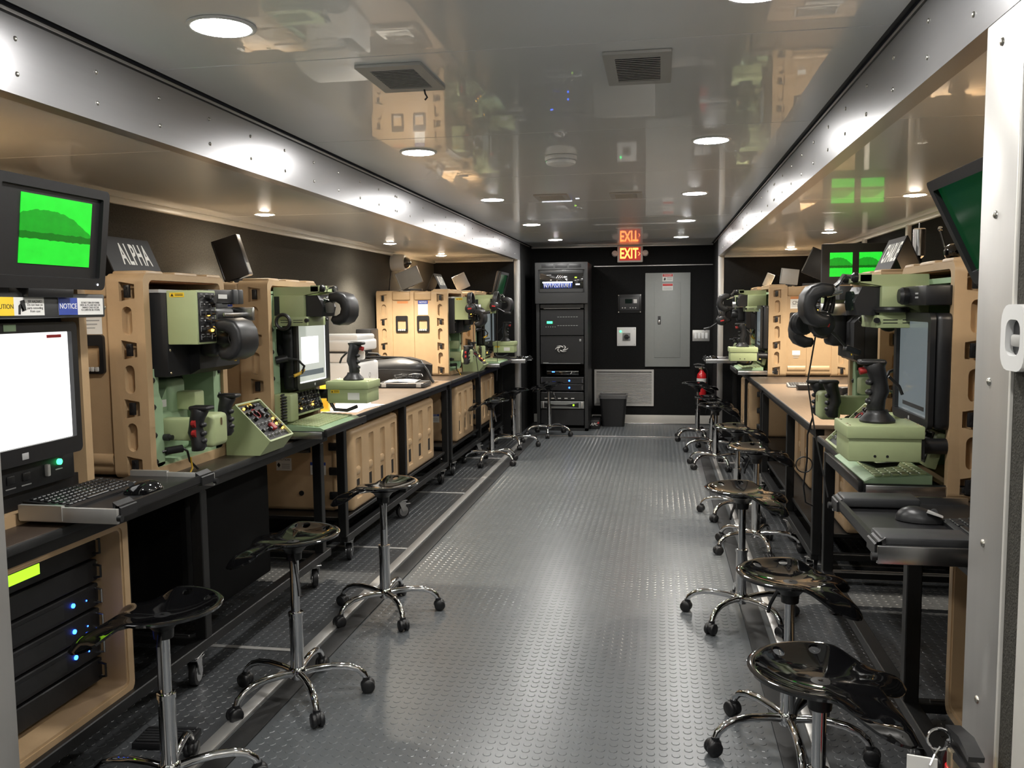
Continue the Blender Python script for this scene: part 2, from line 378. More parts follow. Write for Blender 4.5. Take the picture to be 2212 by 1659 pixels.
# posts
def post(name, x0, x1, y0, y1, z1, riv=None):
    o = struct(MB().rbox(x0, x1, y0, y1, 0, z1, .003).build(name, 'aluminium_grey'))
    if riv:
        X, s, y = riv
        for i in range(6):
            r = link('rivet', RIV, o); r.location = (X, y, 0.317+.3*i); r.rotation_euler = (0, PI/2*s, 0); r.scale = (1.25,)*3
    return o
post('post_left_near', XL-.03, XL, 1.585, 1.717, 1.864, (XL, 1, 1.65))
post('post_right_near', XR, XR+.03, 1.600, 1.765, 1.864, (XR, -1, 1.688))
post('post_left_far', XL-.052, XL, 9.10, 9.205, 1.864)
post('post_right_far', XR, XR+.052, 9.10, 9.205, 1.864)
# wall / ceiling trims
trim(SL, SL+.02, YS0, YS1, ZS-.030, ZS, 'trim_white')
trim(SR-.02, SR, YS0, YS1, ZS-.030, ZS, 'trim_white')
trim(SL, XL-.055, YS1-.02, YS1, ZS-.022, ZS, 'trim_white')
trim(XR+.055, SR, YS1-.02, YS1, ZS-.022, ZS, 'trim_white')
trim(XL, XR, YB-.02, YB, ZC-.02, ZC, 'aluminium_grey')
trim(-.75, XR, YB-.012, YB, 1.816, 1.828, 'aluminium_grey')
struct(MB().rbox(-1.46, XR, YB-.015, YB, 0.008, .105, .003).build('baseboard_back', 'baseboard'))
trim(-1.46, XR, YB-.03, YB, 0.0, .012, 'steel')
trim(SR-.025, SR, 5.72, 5.77, 0.8, ZS-.022, 'trim_white')
trim(SR-.025, SR, 6.88, 6.95, 0.8, ZS-.022, 'trim_white')

# ---------------------------------------------------------------- recessed lamps
def lamp(x, y, z, r, label, group, lens):
    t = thing('ceiling_light', label, 'ceiling light', (x, y, z), 0, group)
    MB().lathe([(r, -.001), (r*1.16, -.001), (r*1.16, -.0045), (r*1.08, -.007), (r, -.006), (r, -.001)], 32).build('trim_ring', 'white_plastic', t)
    h = .010 if lens == 'lens_emit' else .012
    MB().lathe([(0, -h), (r*.5, -h*.9), (r*.8, -h*.62), (r*.96, -h*.3), (r*.99, -.0015), (0, -.0012)], 32).build('lens', lens, t, 60)
    if lens == 'lens_warm':
        ld = bpy.data.lights.new('lamp', 'SPOT'); ld.energy = SLIDE_SPOT * (.35 if y < 3 else 1); ld.color = (1.0, 0.90, 0.75); ld.spot_size = math.radians(125); ld.spot_blend = 1.0; ld.shadow_soft_size = r*.8
        lo = bpy.data.objects.new('beam', ld); C.objects.link(lo); lo.parent = t; lo.location = (0, 0, -.06)
    return t
MY = [(.3, 'over the entry'), (2.05, 'before the first ceiling vents'), (3.82, 'beyond the first ceiling vents'), (5.57, 'level with the far ceiling vents'), (7.31, 'beyond the far ceiling vents'), (9.0, 'next to the back wall')]
for y, w_ in MY:
    for x, sd in ((-1.07, 'left row'), (.212, 'right row')):
        lamp(x, y, ZC, .072, 'round white recessed light, %s, %s' % (sd, w_), 'recessed lights in the main ceiling', 'lens_emit')
for x, sd, ys in ((-2.06, 'left', (1.95, 4.34, 6.5, 8.1)), (1.17, 'right', (1.95, 4.34, 6.41, 8.2))):
    for y, w_ in zip(ys, ('nearest the entry', 'second from the entry', 'third from the entry', 'nearest the far end')):
        lamp(x, y, ZS, .048, 'small warm recessed light in the %s slide-out ceiling, %s' % (sd, w_), 'recessed lights in the slide-out ceilings', 'lens_warm')

# ---------------------------------------------------------------- ceiling vents, smoke detector
def vent(x0, x1, y0, y1, label, hook=False):
    t = thing('ceiling_vent', label, 'vent', ((x0+x1)/2, (y0+y1)/2, ZC), 0, 'ceiling vents')
    hx, hy = (x1-x0)/2, (y1-y0)/2; ix, iy = hx-.032, hy-.04
    MB().ring(rrect(-hx, hx, -hy, hy, .006, 3), rrect(-ix, ix, -iy, iy, .003, 3), -.009, -.001, 'z').build('frame', 'grey_light', t)
    MB().box(-ix, ix, -iy, iy, -.003, -.0012).build('backing', 'black_matte', t)
    n = 14; me = MB().box(-ix, ix, -.0055, .0055, -.0012, .0012, Tr(0, 0, -.0065) @ Rx(.35)).mesh('slat', 'grey_light')
    for i in range(n):
        s = link('slat', me, t); s.location = (0, -iy+2*iy*(i+.5)/n, -.0005)
    if hook: MB().tube([(.035, iy+.02, -.009), (.035, iy+.03, -.02), (.04, iy+.035, -.03), (.032, iy+.035, -.038)], .003, 6).build('damper_lever', 'dark_grey', t)
vent(-.872, -.674, 2.445, 2.74, 'grey slatted ceiling vent with a hooked lever, beside the left light row', True)
vent(-.160, .031, 2.46, 2.80, 'grey slatted ceiling vent without a lever, before the smoke detector')
vent(-.78, -.57, 5.40, 5.68, 'far grey ceiling vent with one edge to the left light row')
vent(-.31, -.11, 5.42, 5.70, 'far grey ceiling vent towards the exit sign')
t = thing('smoke_detector', 'round cream smoke detector on the glossy ceiling', 'smoke detector', (-.457, 4.08, ZC))
MB().lathe([(0, -.001), (.075, -.001), (.075, -.016), (.068, -.02), (.068, -.001)], 32).build('base', 'white_plastic', t)
MB().lathe([(0, -.042), (.05, -.042), (.066, -.036), (.07, -.028), (.066, -.0205), (0, -.0205)], 32).build('cover', 'white_plastic', t)

# ---------------------------------------------------------------- back wall fittings
t = thing('exit_sign', 'lit red EXIT sign with two lamp heads above the back wall', 'exit sign', (-.335, YB, 1.86))
MB().rbox(-.145, .145, -.045, -.001, 0.0, .19, .012).build('housing', 'exit_body', t)
f = MB().rbox(-.12, .12, -.0485, -.044, .022, .172, .002).build('face', 'exit_face', t)
text('EXIT', .165, 'exit_letters', f, frame((-.012, -.0492, .097), (1, 0, 0), (0, 0, 1)), sx=.62, bold=.004)
MB().prism([(.092, .075), (.108, .097), (.092, .119), (.098, .119), (.115, .097), (.098, .075)], -.0495, -.0484, 'y').build('arrow', 'exit_letters', f)
for s in (-1, 1):
    h = MB().lathe([(0, -.028), (.022, -.026), (.034, -.006), (.036, .012), (.030, .026), (0, .028)], 20, Tr(.172*s, -.03, .10) @ Rx(1.2)).build('lamp_head', 'exit_body', t)
    MB().cyl((.14*s, -.025, .10), (.16*s, -.028, .10), .012).build('bracket', 'exit_body', h)

t = thing('breaker_panel', 'grey steel electrical panel with door and warning stickers on back wall', 'electrical panel', (.0905, YB, .666))
MB().rbox(-.2535, .2535, -.022, -.001, 0, 1.071, .004).build('cover', 'grey_panel', t)
d = MB().rbox(-.15, .145, -.027, -.0215, .105, .965, .003).build('door', 'grey_panel', t)
MB().rbox(-.11, -.078, -.030, -.0265, .485, .58, .012, 3).build('latch_plate', 'black_plastic', d)
MB().rbox(-.104, -.084, -.034, -.0298, .492, .535, .004).build('latch', 'steel', d)
l1 = MB().box(-.06, .058, -.0230, -.0222, .972, 1.058).build('danger_sticker', 'label_white', t)
MB().rbox(-.057, .055, -.0236, -.0229, 1.028, 1.056, .002).build('red_band', 'label_red', l1)
text('DANGER', .022, 'ink_white', l1, frame((0, -.0240, 1.042), (1, 0, 0), (0, 0, 1)))
for z_ in (.990, 1.008): MB().box(-.01, .048, -.0236, -.0229, z_, z_+.008).build('text_line', 'ink_grey', l1)
MB().prism([(-.045, .985), (-.03, .985), (-.022, 1.0), (-.03, 1.018), (-.042, 1.008)], -.0236, -.0229, 'y').build('pictogram', 'ink_black', l1)
l2 = MB().box(-.06, .058, -.0282, -.0274, .872, .950).build('warning_sticker', 'label_white', t)
MB().rbox(-.057, .055, -.0288, -.0281, .922, .946, .002).build('red_band', 'label_red', l2)
for i in range(3): MB().box(-.05, .048, -.0288, -.0281, .882+.011*i, .886+.011*i).build('text_line', 'ink_grey', l2)

t = thing('generator_control_panel', 'black generator control panel with small display on back wall', 'control panel', (-.341, YB, 1.284))
MB().rbox(-.135, .135, -.008, -.001, 0, .215, .004).build('plate', 'black_plastic', t)
MB().rbox(-.115, .115, -.02, -.0075, .03, .185, .006).build('bezel', 'dark_grey', t)
MB().box(-.05, .03, -.0215, -.0195, .11, .16).build('display', 'glass_dark', t)
MB().rbox(.045, .085, -.0215, -.0195, .112, .158, .002).build('sticker', 'label_white', t)
for i, x in enumerate((-.08, -.05, .01, .04, .07)): MB().cyl((x, -.0198, .06), (x, -.0245, .06), .008).build('button', 'grey_light', t)
for x in (-.124, .124):
    for z in (.012, .203): MB().cyl((x, -.0075, z), (x, -.0105, z), .006).build('screw', 'screw', t)

t = thing('transfer_switch', 'white square switch plate with black rotary knob on back wall', 'switch', (-.375, YB, .906))
MB().rbox(-.109, .109, -.012, -.001, 0, .215, .003).build('plate', 'white_plastic', t)
MB().rbox(-.045, .045, -.022, -.0115, .06, .15, .004).build('knob_base', 'grey_panel', t)
k = MB().cyl((0, -.0215, .105), (0, -.04, .105), .028, n=20).build('knob', 'black_plastic', t)
MB().rbox(-.008, .04, -.052, -.039, .095, .112, .004).build('lever', 'black_plastic', k)
MB().cyl((-.068, -.0115, .168), (-.068, -.018, .168), .011).build('indicator', 'led_green', t)
for x in (-.09, .09):
    for z in (.02, .195): MB().cyl((x, -.0115, z), (x, -.0145, z), .005).build('screw', 'screw', t)

t = thing('switch_plate', 'chrome light switch plate with four white rockers', 'light switch', (.467, YB, .957))
MB().rbox(-.096, .096, -.008, -.001, 0, .127, .004).build('plate', 'aluminium_grey', t)
for i in range(4): MB().rbox(-.074+.040*i, -.046+.040*i, -.014, -.0075, .03, .097, .003).build('rocker', 'white_plastic', t)

t = thing('wall_grille', 'wide grey louvred air grille low on the back wall', 'grille', (-.404, YB, .209))
MB().ring(rrect(-.342, .342, 0, .423, .004, 3), rrect(-.318, .318, .024, .399, .002, 3), -.014, -.001, 'y').build('frame', 'grey_light', t)
MB().box(-.318, .318, -.004, -.0012, .024, .399).build('backing', 'black_matte', t)
sm = MB().box(-.318, .318, -.0075, .0075, -.001, .001, Rx(.75)).mesh('slat', 'grey_light')
for i in range(23):
    s = link('slat', sm, t); s.location = (0, -.009, .034+.01575*i)

t = thing('trash_can', 'small black trash can with clear liner bag by the grille', 'trash can', (-.515, 9.86, 0))
def can_ring(hx, hy, z): return [(x, y, z) for x, y in rrect(-hx, hx, -hy, hy, .03, 4)]
m = MB(); rr = [can_ring(.125, .085, .002), can_ring(.155, .115, .36), can_ring(.15, .11, .36), can_ring(.12, .08, .01)]
n = len(rr[0]); m.v = [p for r in rr for p in r]
m.f = [(i*n+k, i*n+(k+1) % n, (i+1)*n+(k+1) % n, (i+1)*n+k) for i in range(3) for k in range(n)] + [tuple(range(n-1, -1, -1)), tuple(3*n+k for k in range(n))]
m.build('bin', 'black_plastic', t)
m = MB(); rr = [can_ring(.160, .120, .325), can_ring(.162, .122, .362), can_ring(.150, .110, .370), can_ring(.146, .106, .31)]
m.v = [(x+random.uniform(-.003, .003), y+random.uniform(-.003, .003), z+random.uniform(-.006, .006)) for r in rr for x, y, z in r]
m.f = [(i*n+k, i*n+(k+1) % n, (i+1)*n+(k+1) % n, (i+1)*n+k) for i in range(3) for k in range(n)]
m.build('liner_bag', 'bag_clear', t)

def extinguisher(loc, rz, label, big=False):
    t = thing('fire_extinguisher', label, 'fire extinguisher', loc, rz)
    MB().lathe([(0, 0), (.05, 0), (.054, .01), (.054, .26), (.048, .29), (.03, .31), (.02, .325), (.02, .335), (0, .335)], 24).build('cylinder', 'red_paint', t)
    lb = MB().lathe([(.0545, .17), (.0552, .17), (.0552, .24), (.0545, .24)], 24).build('label', 'label_white', t)
    MB().lathe([(.0553, .185), (.0558, .185), (.0558, .195), (.0553, .195)], 24).build('red_stripe', 'label_red', lb)
    MB().cyl((0, 0, .333), (0, 0, .365), .017, n=16).build('valve', 'brass', t)
    MB().prism([(-.03, .352), (.075, .362), (.08, .378), (.0, .374), (-.03, .368)], -.012, .012, 'y').build('carry_handle', 'black_plastic' if big else 'steel', t)
    MB().prism([(-.028, .385), (.04, .398), (.09, .392), (.092, .402), (.04, .412), (-.028, .40)], -.013, .013, 'y').build('trigger_lever', 'black_plastic' if big else 'steel', t)
    MB().tube([(.0, 0, .355), (-.04, 0, .36), (-.065, 0, .32), (-.066, 0, .2), (-.064, 0, .1)], .008, 8).build('hose', 'black_rubber', t)
    MB().torus((.0, -.032 if big else .032, .385), .02, .0025, 'x', 18, 6).build('pin_ring', 'chrome', t)
    if not big: MB().cyl((.012, 0, .35), (.03, 0, .35), .012).build('gauge', 'brass', t)
    return t
extinguisher((.475, 9.985, .30), PI, 'small red fire extinguisher hanging on the back wall')
MB().rbox(.445, .505, 10.035, YB-.001, .40, .52, .003).build('wall_bracket', 'black_plastic', bpy.data.objects['fire_extinguisher']).matrix_parent_inverse = bpy.data.objects['fire_extinguisher'].matrix_world.inverted() if False else (Tr(.475, 9.985, .30) @ Rz(PI)).inverted()
# ================================================================ transit cases and consoles
# console frame: x to the operator's right, y into the case (towards the wall), z up from the worktop, front of case at y = 0
CW, CH_, CD = .56, .72, .62
def make_case_meshes():
    out = {}
    outer = rrect(0, CW, 0, CH_, .03); inner = rrect(.034, CW-.034, .034, CH_-.024, .022)
    rim = MB().ring(outer, inner, 0, .14)
    cut = MB()
    for x0, x1 in ((-.01, .022), (CW-.022, CW+.01)):
        for z in (.555, .352, .149): cut.prism(capsule(.066, z, .019, .050), x0, x1, 'x')
        for z in (.657, .455, .25, .048):
            cut.prism([(.034, z-.024), (.092, z-.034), (.092, z+.034), (.034, z+.024)], x0+.001*(x0 < 0), x1-.001*(x0 > 0), 'x')
    out['rim'] = boolean(rim, cut, 'rim', 'tan', 30)
    b = MB(); i = .012
    b.ring(rrect(i, CW-i, .008, CH_-.008, .028), rrect(.040, CW-.040, .034, CH_-.024, .022), .139, .601)
    b.box(.03, CW-.03, .575, .60, .03, CH_-.03)                       # rear wall
    b.ring(rrect(.002, CW-.002, .001, CH_-.001, .03), rrect(i+.004, CW-i-.004, .012, CH_-.012, .028), .292, .322)   # seam band
    for x in (.033, CW-.033):
        for y0, y1 in ((.150, .286), (.328, .468)): b.tube([(x, y0, .066), (x, y1, .066)], .031, 14)
    for x0, x1 in ((.001, .03), (CW-.03, CW-.001)):
        for y0, y1 in ((.139, .292), (.322, .481)): b.rbox(x0, x1, y0, y1, CH_-.085, CH_-.012, .014, 3)
    out['body'] = b.mesh('body', 'tan', 30)
    # moulded rise along the top edge
    tp = MB()
    for x0, x1 in ((.02, .13), (.20, .36), (.43, .54)): tp.rbox(x0, x1, .0, .13, CH_-.012, CH_+.009, .008)
    out['top_ridge'] = tp.mesh('top_ridge', 'tan', 30)
    lt = MB().rbox(-.006, .006, -.010, .012, -.022, .022, .003); lt.cyl((-.008, .0, .012), (.0, .0, .012), .005, n=8); lt.cyl((-.008, .0, -.010), (.0, .0, -.010), .005, n=8)
    out['latch'] = lt.mesh('latch', 'black_plastic')
    h = MB(); h.ring([(y, z) for y, z in rrect(-.052, .052, -.068, .068, .01, 4)], [(y, z) for y, z in rrect(-.036, .036, -.045, .030, .006, 4)], -.012, .0, 'x')
    out['handle'] = h.mesh('handle', 'black_plastic')
    g = MB()
    for k in range(4): g.rbox(-.019, -.010, -.033+.017*k, -.019+.017*k, -.060, -.044, .003)
    out['grip'] = g.mesh('grip', 'grey_light')
    s = MB().lathe([(0, .006), (.006, .006), (.011, .002), (.012, 0), (0, 0)], 14); out['bolt'] = s.mesh('bolt', 'brass')
    return out
CM = make_case_meshes()
def case_parts(t, rear_handles=True):
    link('body', CM['body'], t)
    for k in (0, 1):
        r = link('rim', CM['rim'], t)
        if k: r.location = (CW, CD, 0); r.rotation_euler = (0, 0, PI)
        for x in (0, CW):
            for z in (.657, .455, .25, .048):
                l = link('latch', CM['latch'], r); l.location = (x if x == 0 else CW, .060, z); l.rotation_euler = (0, 0, 0 if x == 0 else PI)
    link('top_ridge', CM['top_ridge'], t)
    MB().box(.041, CW-.041, .015, .56, CH_-.028, CH_-.0245).box(.041, CW-.041, .56, .5745, .30, CH_-.028).build('liner', 'tan_dark', t)
    for x in (.0115, CW-.0125):
        for y in (.165, .345): MB().box(x, x+.001, y, y+.095, CH_-.108, CH_-.088).build('side_slot', 'tan_dark', t)
    for x, a in ((.012, 0), (CW-.012, PI)):
        for y in (.215, .40):
            h = link('handle', CM['handle'], t); h.location = (x, y, .44); h.rotation_euler = (0, 0, a)
            link('grip', CM['grip'], h)
    for x, y in ((.05, .19), (CW-.05, .19), (.05, .42), (CW-.05, .42)):
        b = link('bolt', CM['bolt'], t); b.location = (x, y, CH_-.008)

KN = MB().lathe([(0, .016), (.0065, .016), (.0075, .012), (.008, 0), (0, 0)], 10).mesh('knob', 'black_plastic')
KNL = MB().lathe([(0, .020), (.013, .020), (.016, .013), (.017, 0), (0, 0)], 14).mesh('knob', 'black_plastic')
BT = MB().lathe([(0, .007), (.006, .0065), (.010, .003), (.0105, 0), (0, 0)], 10).mesh('bolt', 'black_plastic')
def panel_detail(p, x0, x1, z0, z1, y, nx, nz, amber, big=((.7, .8),), seed=1, T=Matrix()):
    """knobs, switches, markings and lamps on a panel facing -y"""
    rnd = random.Random(seed); mk = MB(); tg = MB()
    for i in range(nx):
        for j in range(nz):
            cx, cz = x0+(x1-x0)*(i+.5)/nx, z0+(z1-z0)*(j+.5)/nz
            mk.box(cx-.008, cx+.008, y-.0012, y-.0002, cz+.0095, cz+.0120)
            if rnd.random() < .5: mk.box(cx-.009, cx-.0075, y-.0012, y-.0002, cz-.008, cz+.008)
            if rnd.random() < .55:
                tg.cyl((cx, y, cz), (cx, y-.012, cz+.003), .0025, n=6)
            else:
                k = link('knob', KN, p); k.matrix_local = T @ Tr(cx, y, cz) @ Rx(PI/2)
    for u, v in big:
        k = link('knob', KNL, p); k.matrix_local = T @ Tr(x0+(x1-x0)*u, y, z0+(z1-z0)*v) @ Rx(PI/2)
    for u, v in amber:
        k = link('indicator', AMB, p); k.matrix_local = T @ Tr(x0+(x1-x0)*u, y, z0+(z1-z0)*v) @ Rx(PI/2)
    a = mk.build('markings', 'ink_grey', p); a.matrix_local = T; a['kind'] = 'stuff'
    if tg.v: b = tg.build('toggle_switches', 'steel', p); b.matrix_local = T; b['kind'] = 'stuff'
AMB = MB().lathe([(0, .008), (.003, .0075), (.005, .004), (.0052, 0), (0, 0)], 10).mesh('indicator', 'led_amber')

def grip(t, x, y, z, tilt=0, name='hand_grip', flip=1, trig=True, s=1.0):
    T = Tr(x, y, z) @ Rx(tilt) @ Matrix.Scale(s, 4)
    m = MB()
    prof = [(-.070, .024, .020), (-.055, .028, .026), (-.03, .026, .024), (-.005, .029, .027), (.02, .025, .023), (.045, .028, .027), (.068, .030, .031), (.082, .026, .029)]
    n = 14; vs_ = []
    for k, (zz, rx, ry) in enumerate(prof):
        off = .006*math.sin(k*1.4)
        vs_ += [(rx*math.cos(2*PI*i/n), ry*math.sin(2*PI*i/n) - off - (.008 if zz > .05 else 0), zz) for i in range(n)]
    fs = [(k*n+i, k*n+(i+1) % n, (k+1)*n+(i+1) % n, (k+1)*n+i) for k in range(len(prof)-1) for i in range(n)] + [tuple(range(n-1, -1, -1)), tuple((len(prof)-1)*n+i for i in range(n))]
    m.add(vs_, fs, T); m.rbox(-.026, .026, -.058, .018, .074, .090, .007, 2, T)
    # finger ridges
    for zz in (-.035, -.008, .022): m.ball((0, -.024, zz), .016, .012, .010, 10, 6, T)
    g = m.build(name, 'black_rubber', t, 60)
    if trig:
        q = MB()
        for zz in (.030, -.005): q.prism([(-.024, zz-.016), (-.024, zz+.012), (-.036, zz+.004), (-.036, zz-.004)], -.010, .004, 'y', T)
        q.build('trigger', 'red_plastic', g)
    return g

def brow_pad(t, x, y, z, w=.13, h=.15, name='brow_pad', rot=0.0):
    """thick C-shaped black rubber head pad; opening to +y (towards the case)"""
    T = Tr(x, y, z) @ Rz(rot); k = h/.15
    out = [(.038, .070), (.0, .076), (-.035, .064), (-.055, .035), (-.060, 0), (-.056, -.035), (-.038, -.062), (-.008, -.076), (.022, -.072), (.034, -.052), (.026, -.034), (.006, -.032), (-.010, -.022), (-.016, -.002), (-.010, .018), (.006, .028), (.034, .030), (.044, .048)]
    p = bevel_prism([(a*k, b*k) for a, b in out], -w/2, w/2, 'x', .014, T).build(name, 'black_rubber', t, 60)
    MB().cyl((-.04, .02, .03), (-.04, .07, .045), .007, T=T).cyl((.04, .02, .03), (.04, .07, .045), .007, T=T).build('pad_bracket', 'chrome', p)
    return p

def yellow_label(p, T, w=.055, h=.016):
    l = MB().box(-w/2, w/2, 0, h, 0, .0008, T).build('yellow_label', 'label_yellow', p)
    MB().prism([(-w*.42, h*.2), (-w*.22, h*.2), (-w*.32, h*.85)], .0008, .0014, 'z', T).build('pictogram', 'ink_black', l)
    for i in range(2): MB().box(-w*.12, w*.42, h*(.3+.3*i), h*(.42+.3*i), .0008, .0014, T).build('text_line', 'ink_black', l)
    return l

SIGHT_L = {}
def sight_console(loc, rz, label, group):
    t = thing('sight_console', label, 'console', loc, rz, group)
    case_parts(t)
    # green mounting frame with bolted flanges
    m = MB(); m.box(.036, .524, .17, .185, .04, .40); m.box(.036, .085, .012, .02, .035, .385); m.prism([(.085, .30), (.105, .26), (.105, .04), (.085, .035)], .012, .02, 'y')
    m.box(.085, .093, .02, .17, .035, .30); m.box(.468, .524, .012, .02, .035, .385); m.box(.468, .476, .02, .17, .035, .36); m.box(.036, .524, .012, .17, .034, .048)
    p = m.build('mounting_frame', 'green_teal', t)
    for z in (.055, .15, .25, .345):
        for x in (.05, .512):
            b = link('bolt', BT, p); b.matrix_local = Tr(x, .012, z) @ Rx(PI/2)
    MB().lathe([(0, 0), (.026, 0), (.026, .02), (.020, .035), (0, .035)], 18, Tr(.425, .165, .315) @ Rx(PI/2)).build('port', 'black_plastic', p)
    MB().lathe([(0, 0), (.012, 0), (.013, .02), (.009, .022), (.009, .034), (0, .034)], 12, Tr(.105, .012, .135) @ Rx(PI/2)).build('knob', 'black_plastic', p)
    # gearbox column
    m = MB(); m.rbox(.155, .36, .06, .165, .06, .22, .015, 3); m.rbox(.225, .34, .055, .165, .20, .335, .02, 3)
    m.prism([(.155, .22), (.225, .30), (.225, .20)], .07, .16, 'y')
    g = m.build('gearbox', 'green_teal', t)
    MB().box(.125, .185, .1, .17, .30, .31).build('bracket', 'dark_grey', g)
    MB().box(.165, .205, .0585, .0596, .235, .262).build('plate_label', 'label_white', g)
    # yoke with two black hand grips
    m = MB(); m.rbox(.13, .245, -.165, -.075, .095, .215, .018, 3); m.rbox(.15, .225, -.08, .07, .115, .195, .012, 2)
    m.rbox(.27, .34, -.02, .06, .215, .285, .008); 
    y = m.build('yoke', 'green', t)
    MB().prism(capsule(.19, .185, .006, .014), -.167, -.164, 'y').build('sight_hole', 'brass', y)
    grip(y, .075, -.135, .165); grip(y, .305, -.12, .185, trig=False)
    MB().cyl((.075, -.12, .155), (.305, -.11, .165), .016).build('shaft', 'green', y)
    MB().tube([(.09, .012, .085), (.12, -.02, .09), (.16, -.03, .085), (.20, -.02, .07), (.215, -.02, .03), (.20, -.06, .004)], .0045, 6).build('cable', 'black_rubber', t)
    MB().cyl((.10, .004, .086), (.15, -.03, .088), .014).build('connector', 'black_plastic', t)
    MB().tube([(.205, -.03, .045), (.17, -.055, .012), (.12, -.075, .004)], .003, 6).build('yellow_wire', 'yellow_plastic', t)
    # black sight housing
    m = MB(); m.rbox(.062, .505, -.045, .30, .355, .652, .006); m.prism([(-.045, .355), (-.085, .375), (-.085, .52), (-.045, .56)], .20, .505, 'x')
    h = m.build('sight_housing', 'black_matte', t)
    MB().box(.06, .50, -.02, .20, .6525, .664).build('top_plate', 'grey_light', h)
    for z in (.37, .45, .56, .635):
        b = link('screw', CM['bolt'], h); b.matrix_local = Tr(.075, -.046, z) @ Rx(PI/2) @ Matrix.Scale(.45, 4)
    text('MU', .014, 'label_yellow', h, frame((.47, -.0858, .392), (1, 0, 0), (0, 0, 1)))
    # green control unit
    m = MB().rbox(.066, .198, -.158, -.044, .470, .660, .004); c = m.build('control_unit', 'green', t)
    pl = MB().rbox(.074, .188, -.1605, -.1575, .478, .652, .001).build('knob_panel', 'black_matte', c)
    panel_detail(pl, .076, .186, .480, .650, -.1605, 3, 6, ((.55, .55), (.75, .22)), ((.72, .86),), 3)
    yellow_label(c, Matrix(((0, 0, -1, .0657), (-1, 0, 0, -.085), (0, 1, 0, .636), (0, 0, 0, 1))))
    MB().cyl((.066, -.10, .64), (.070, -.10, .64), .004).build('screw', 'screw', c)
    # black tube with two end modules
    m = MB(); m.rbox(.20, .38, -.13, -.085, .615, .665, .004); k = m.build('lamp_bar', 'black_plastic', t)
    MB().box(.27, .335, -.1312, -.1300, .632, .648).build('plate_label', 'label_white', k)
    m = MB(); m.rbox(.382, .42, -.135, -.082, .612, .668, .004); m.rbox(.423, .46, -.135, -.082, .612, .668, .004); m.build('end_module', 'dark_grey', k)
    # eyepiece, bracket and brow pad
    m = MB(); m.rbox(.205, .36, -.15, -.08, .42, .60, .02, 3); m.lathe([(0, 0), (.038, 0), (.040, .03), (.033, .05), (.028, .05), (.026, .01), (0, .008)], 20, Tr(.245, -.145, .49) @ Rx(PI/2))
    m.lathe([(0, 0), (.038, 0), (.040, .03), (.033, .05), (.028, .05), (.026, .01), (0, .008)], 20, Tr(.32, -.145, .49) @ Rx(PI/2))
    e = m.build('eyepiece', 'black_rubber', t)
    MB().rbox(.235, .42, -.175, -.16, .565, .58, .004).rbox(.405, .42, -.2, -.09, .548, .60, .004).build('pad_rail', 'steel', e)
    brow_pad(t, .20, -.228, .485, .15)
    return t

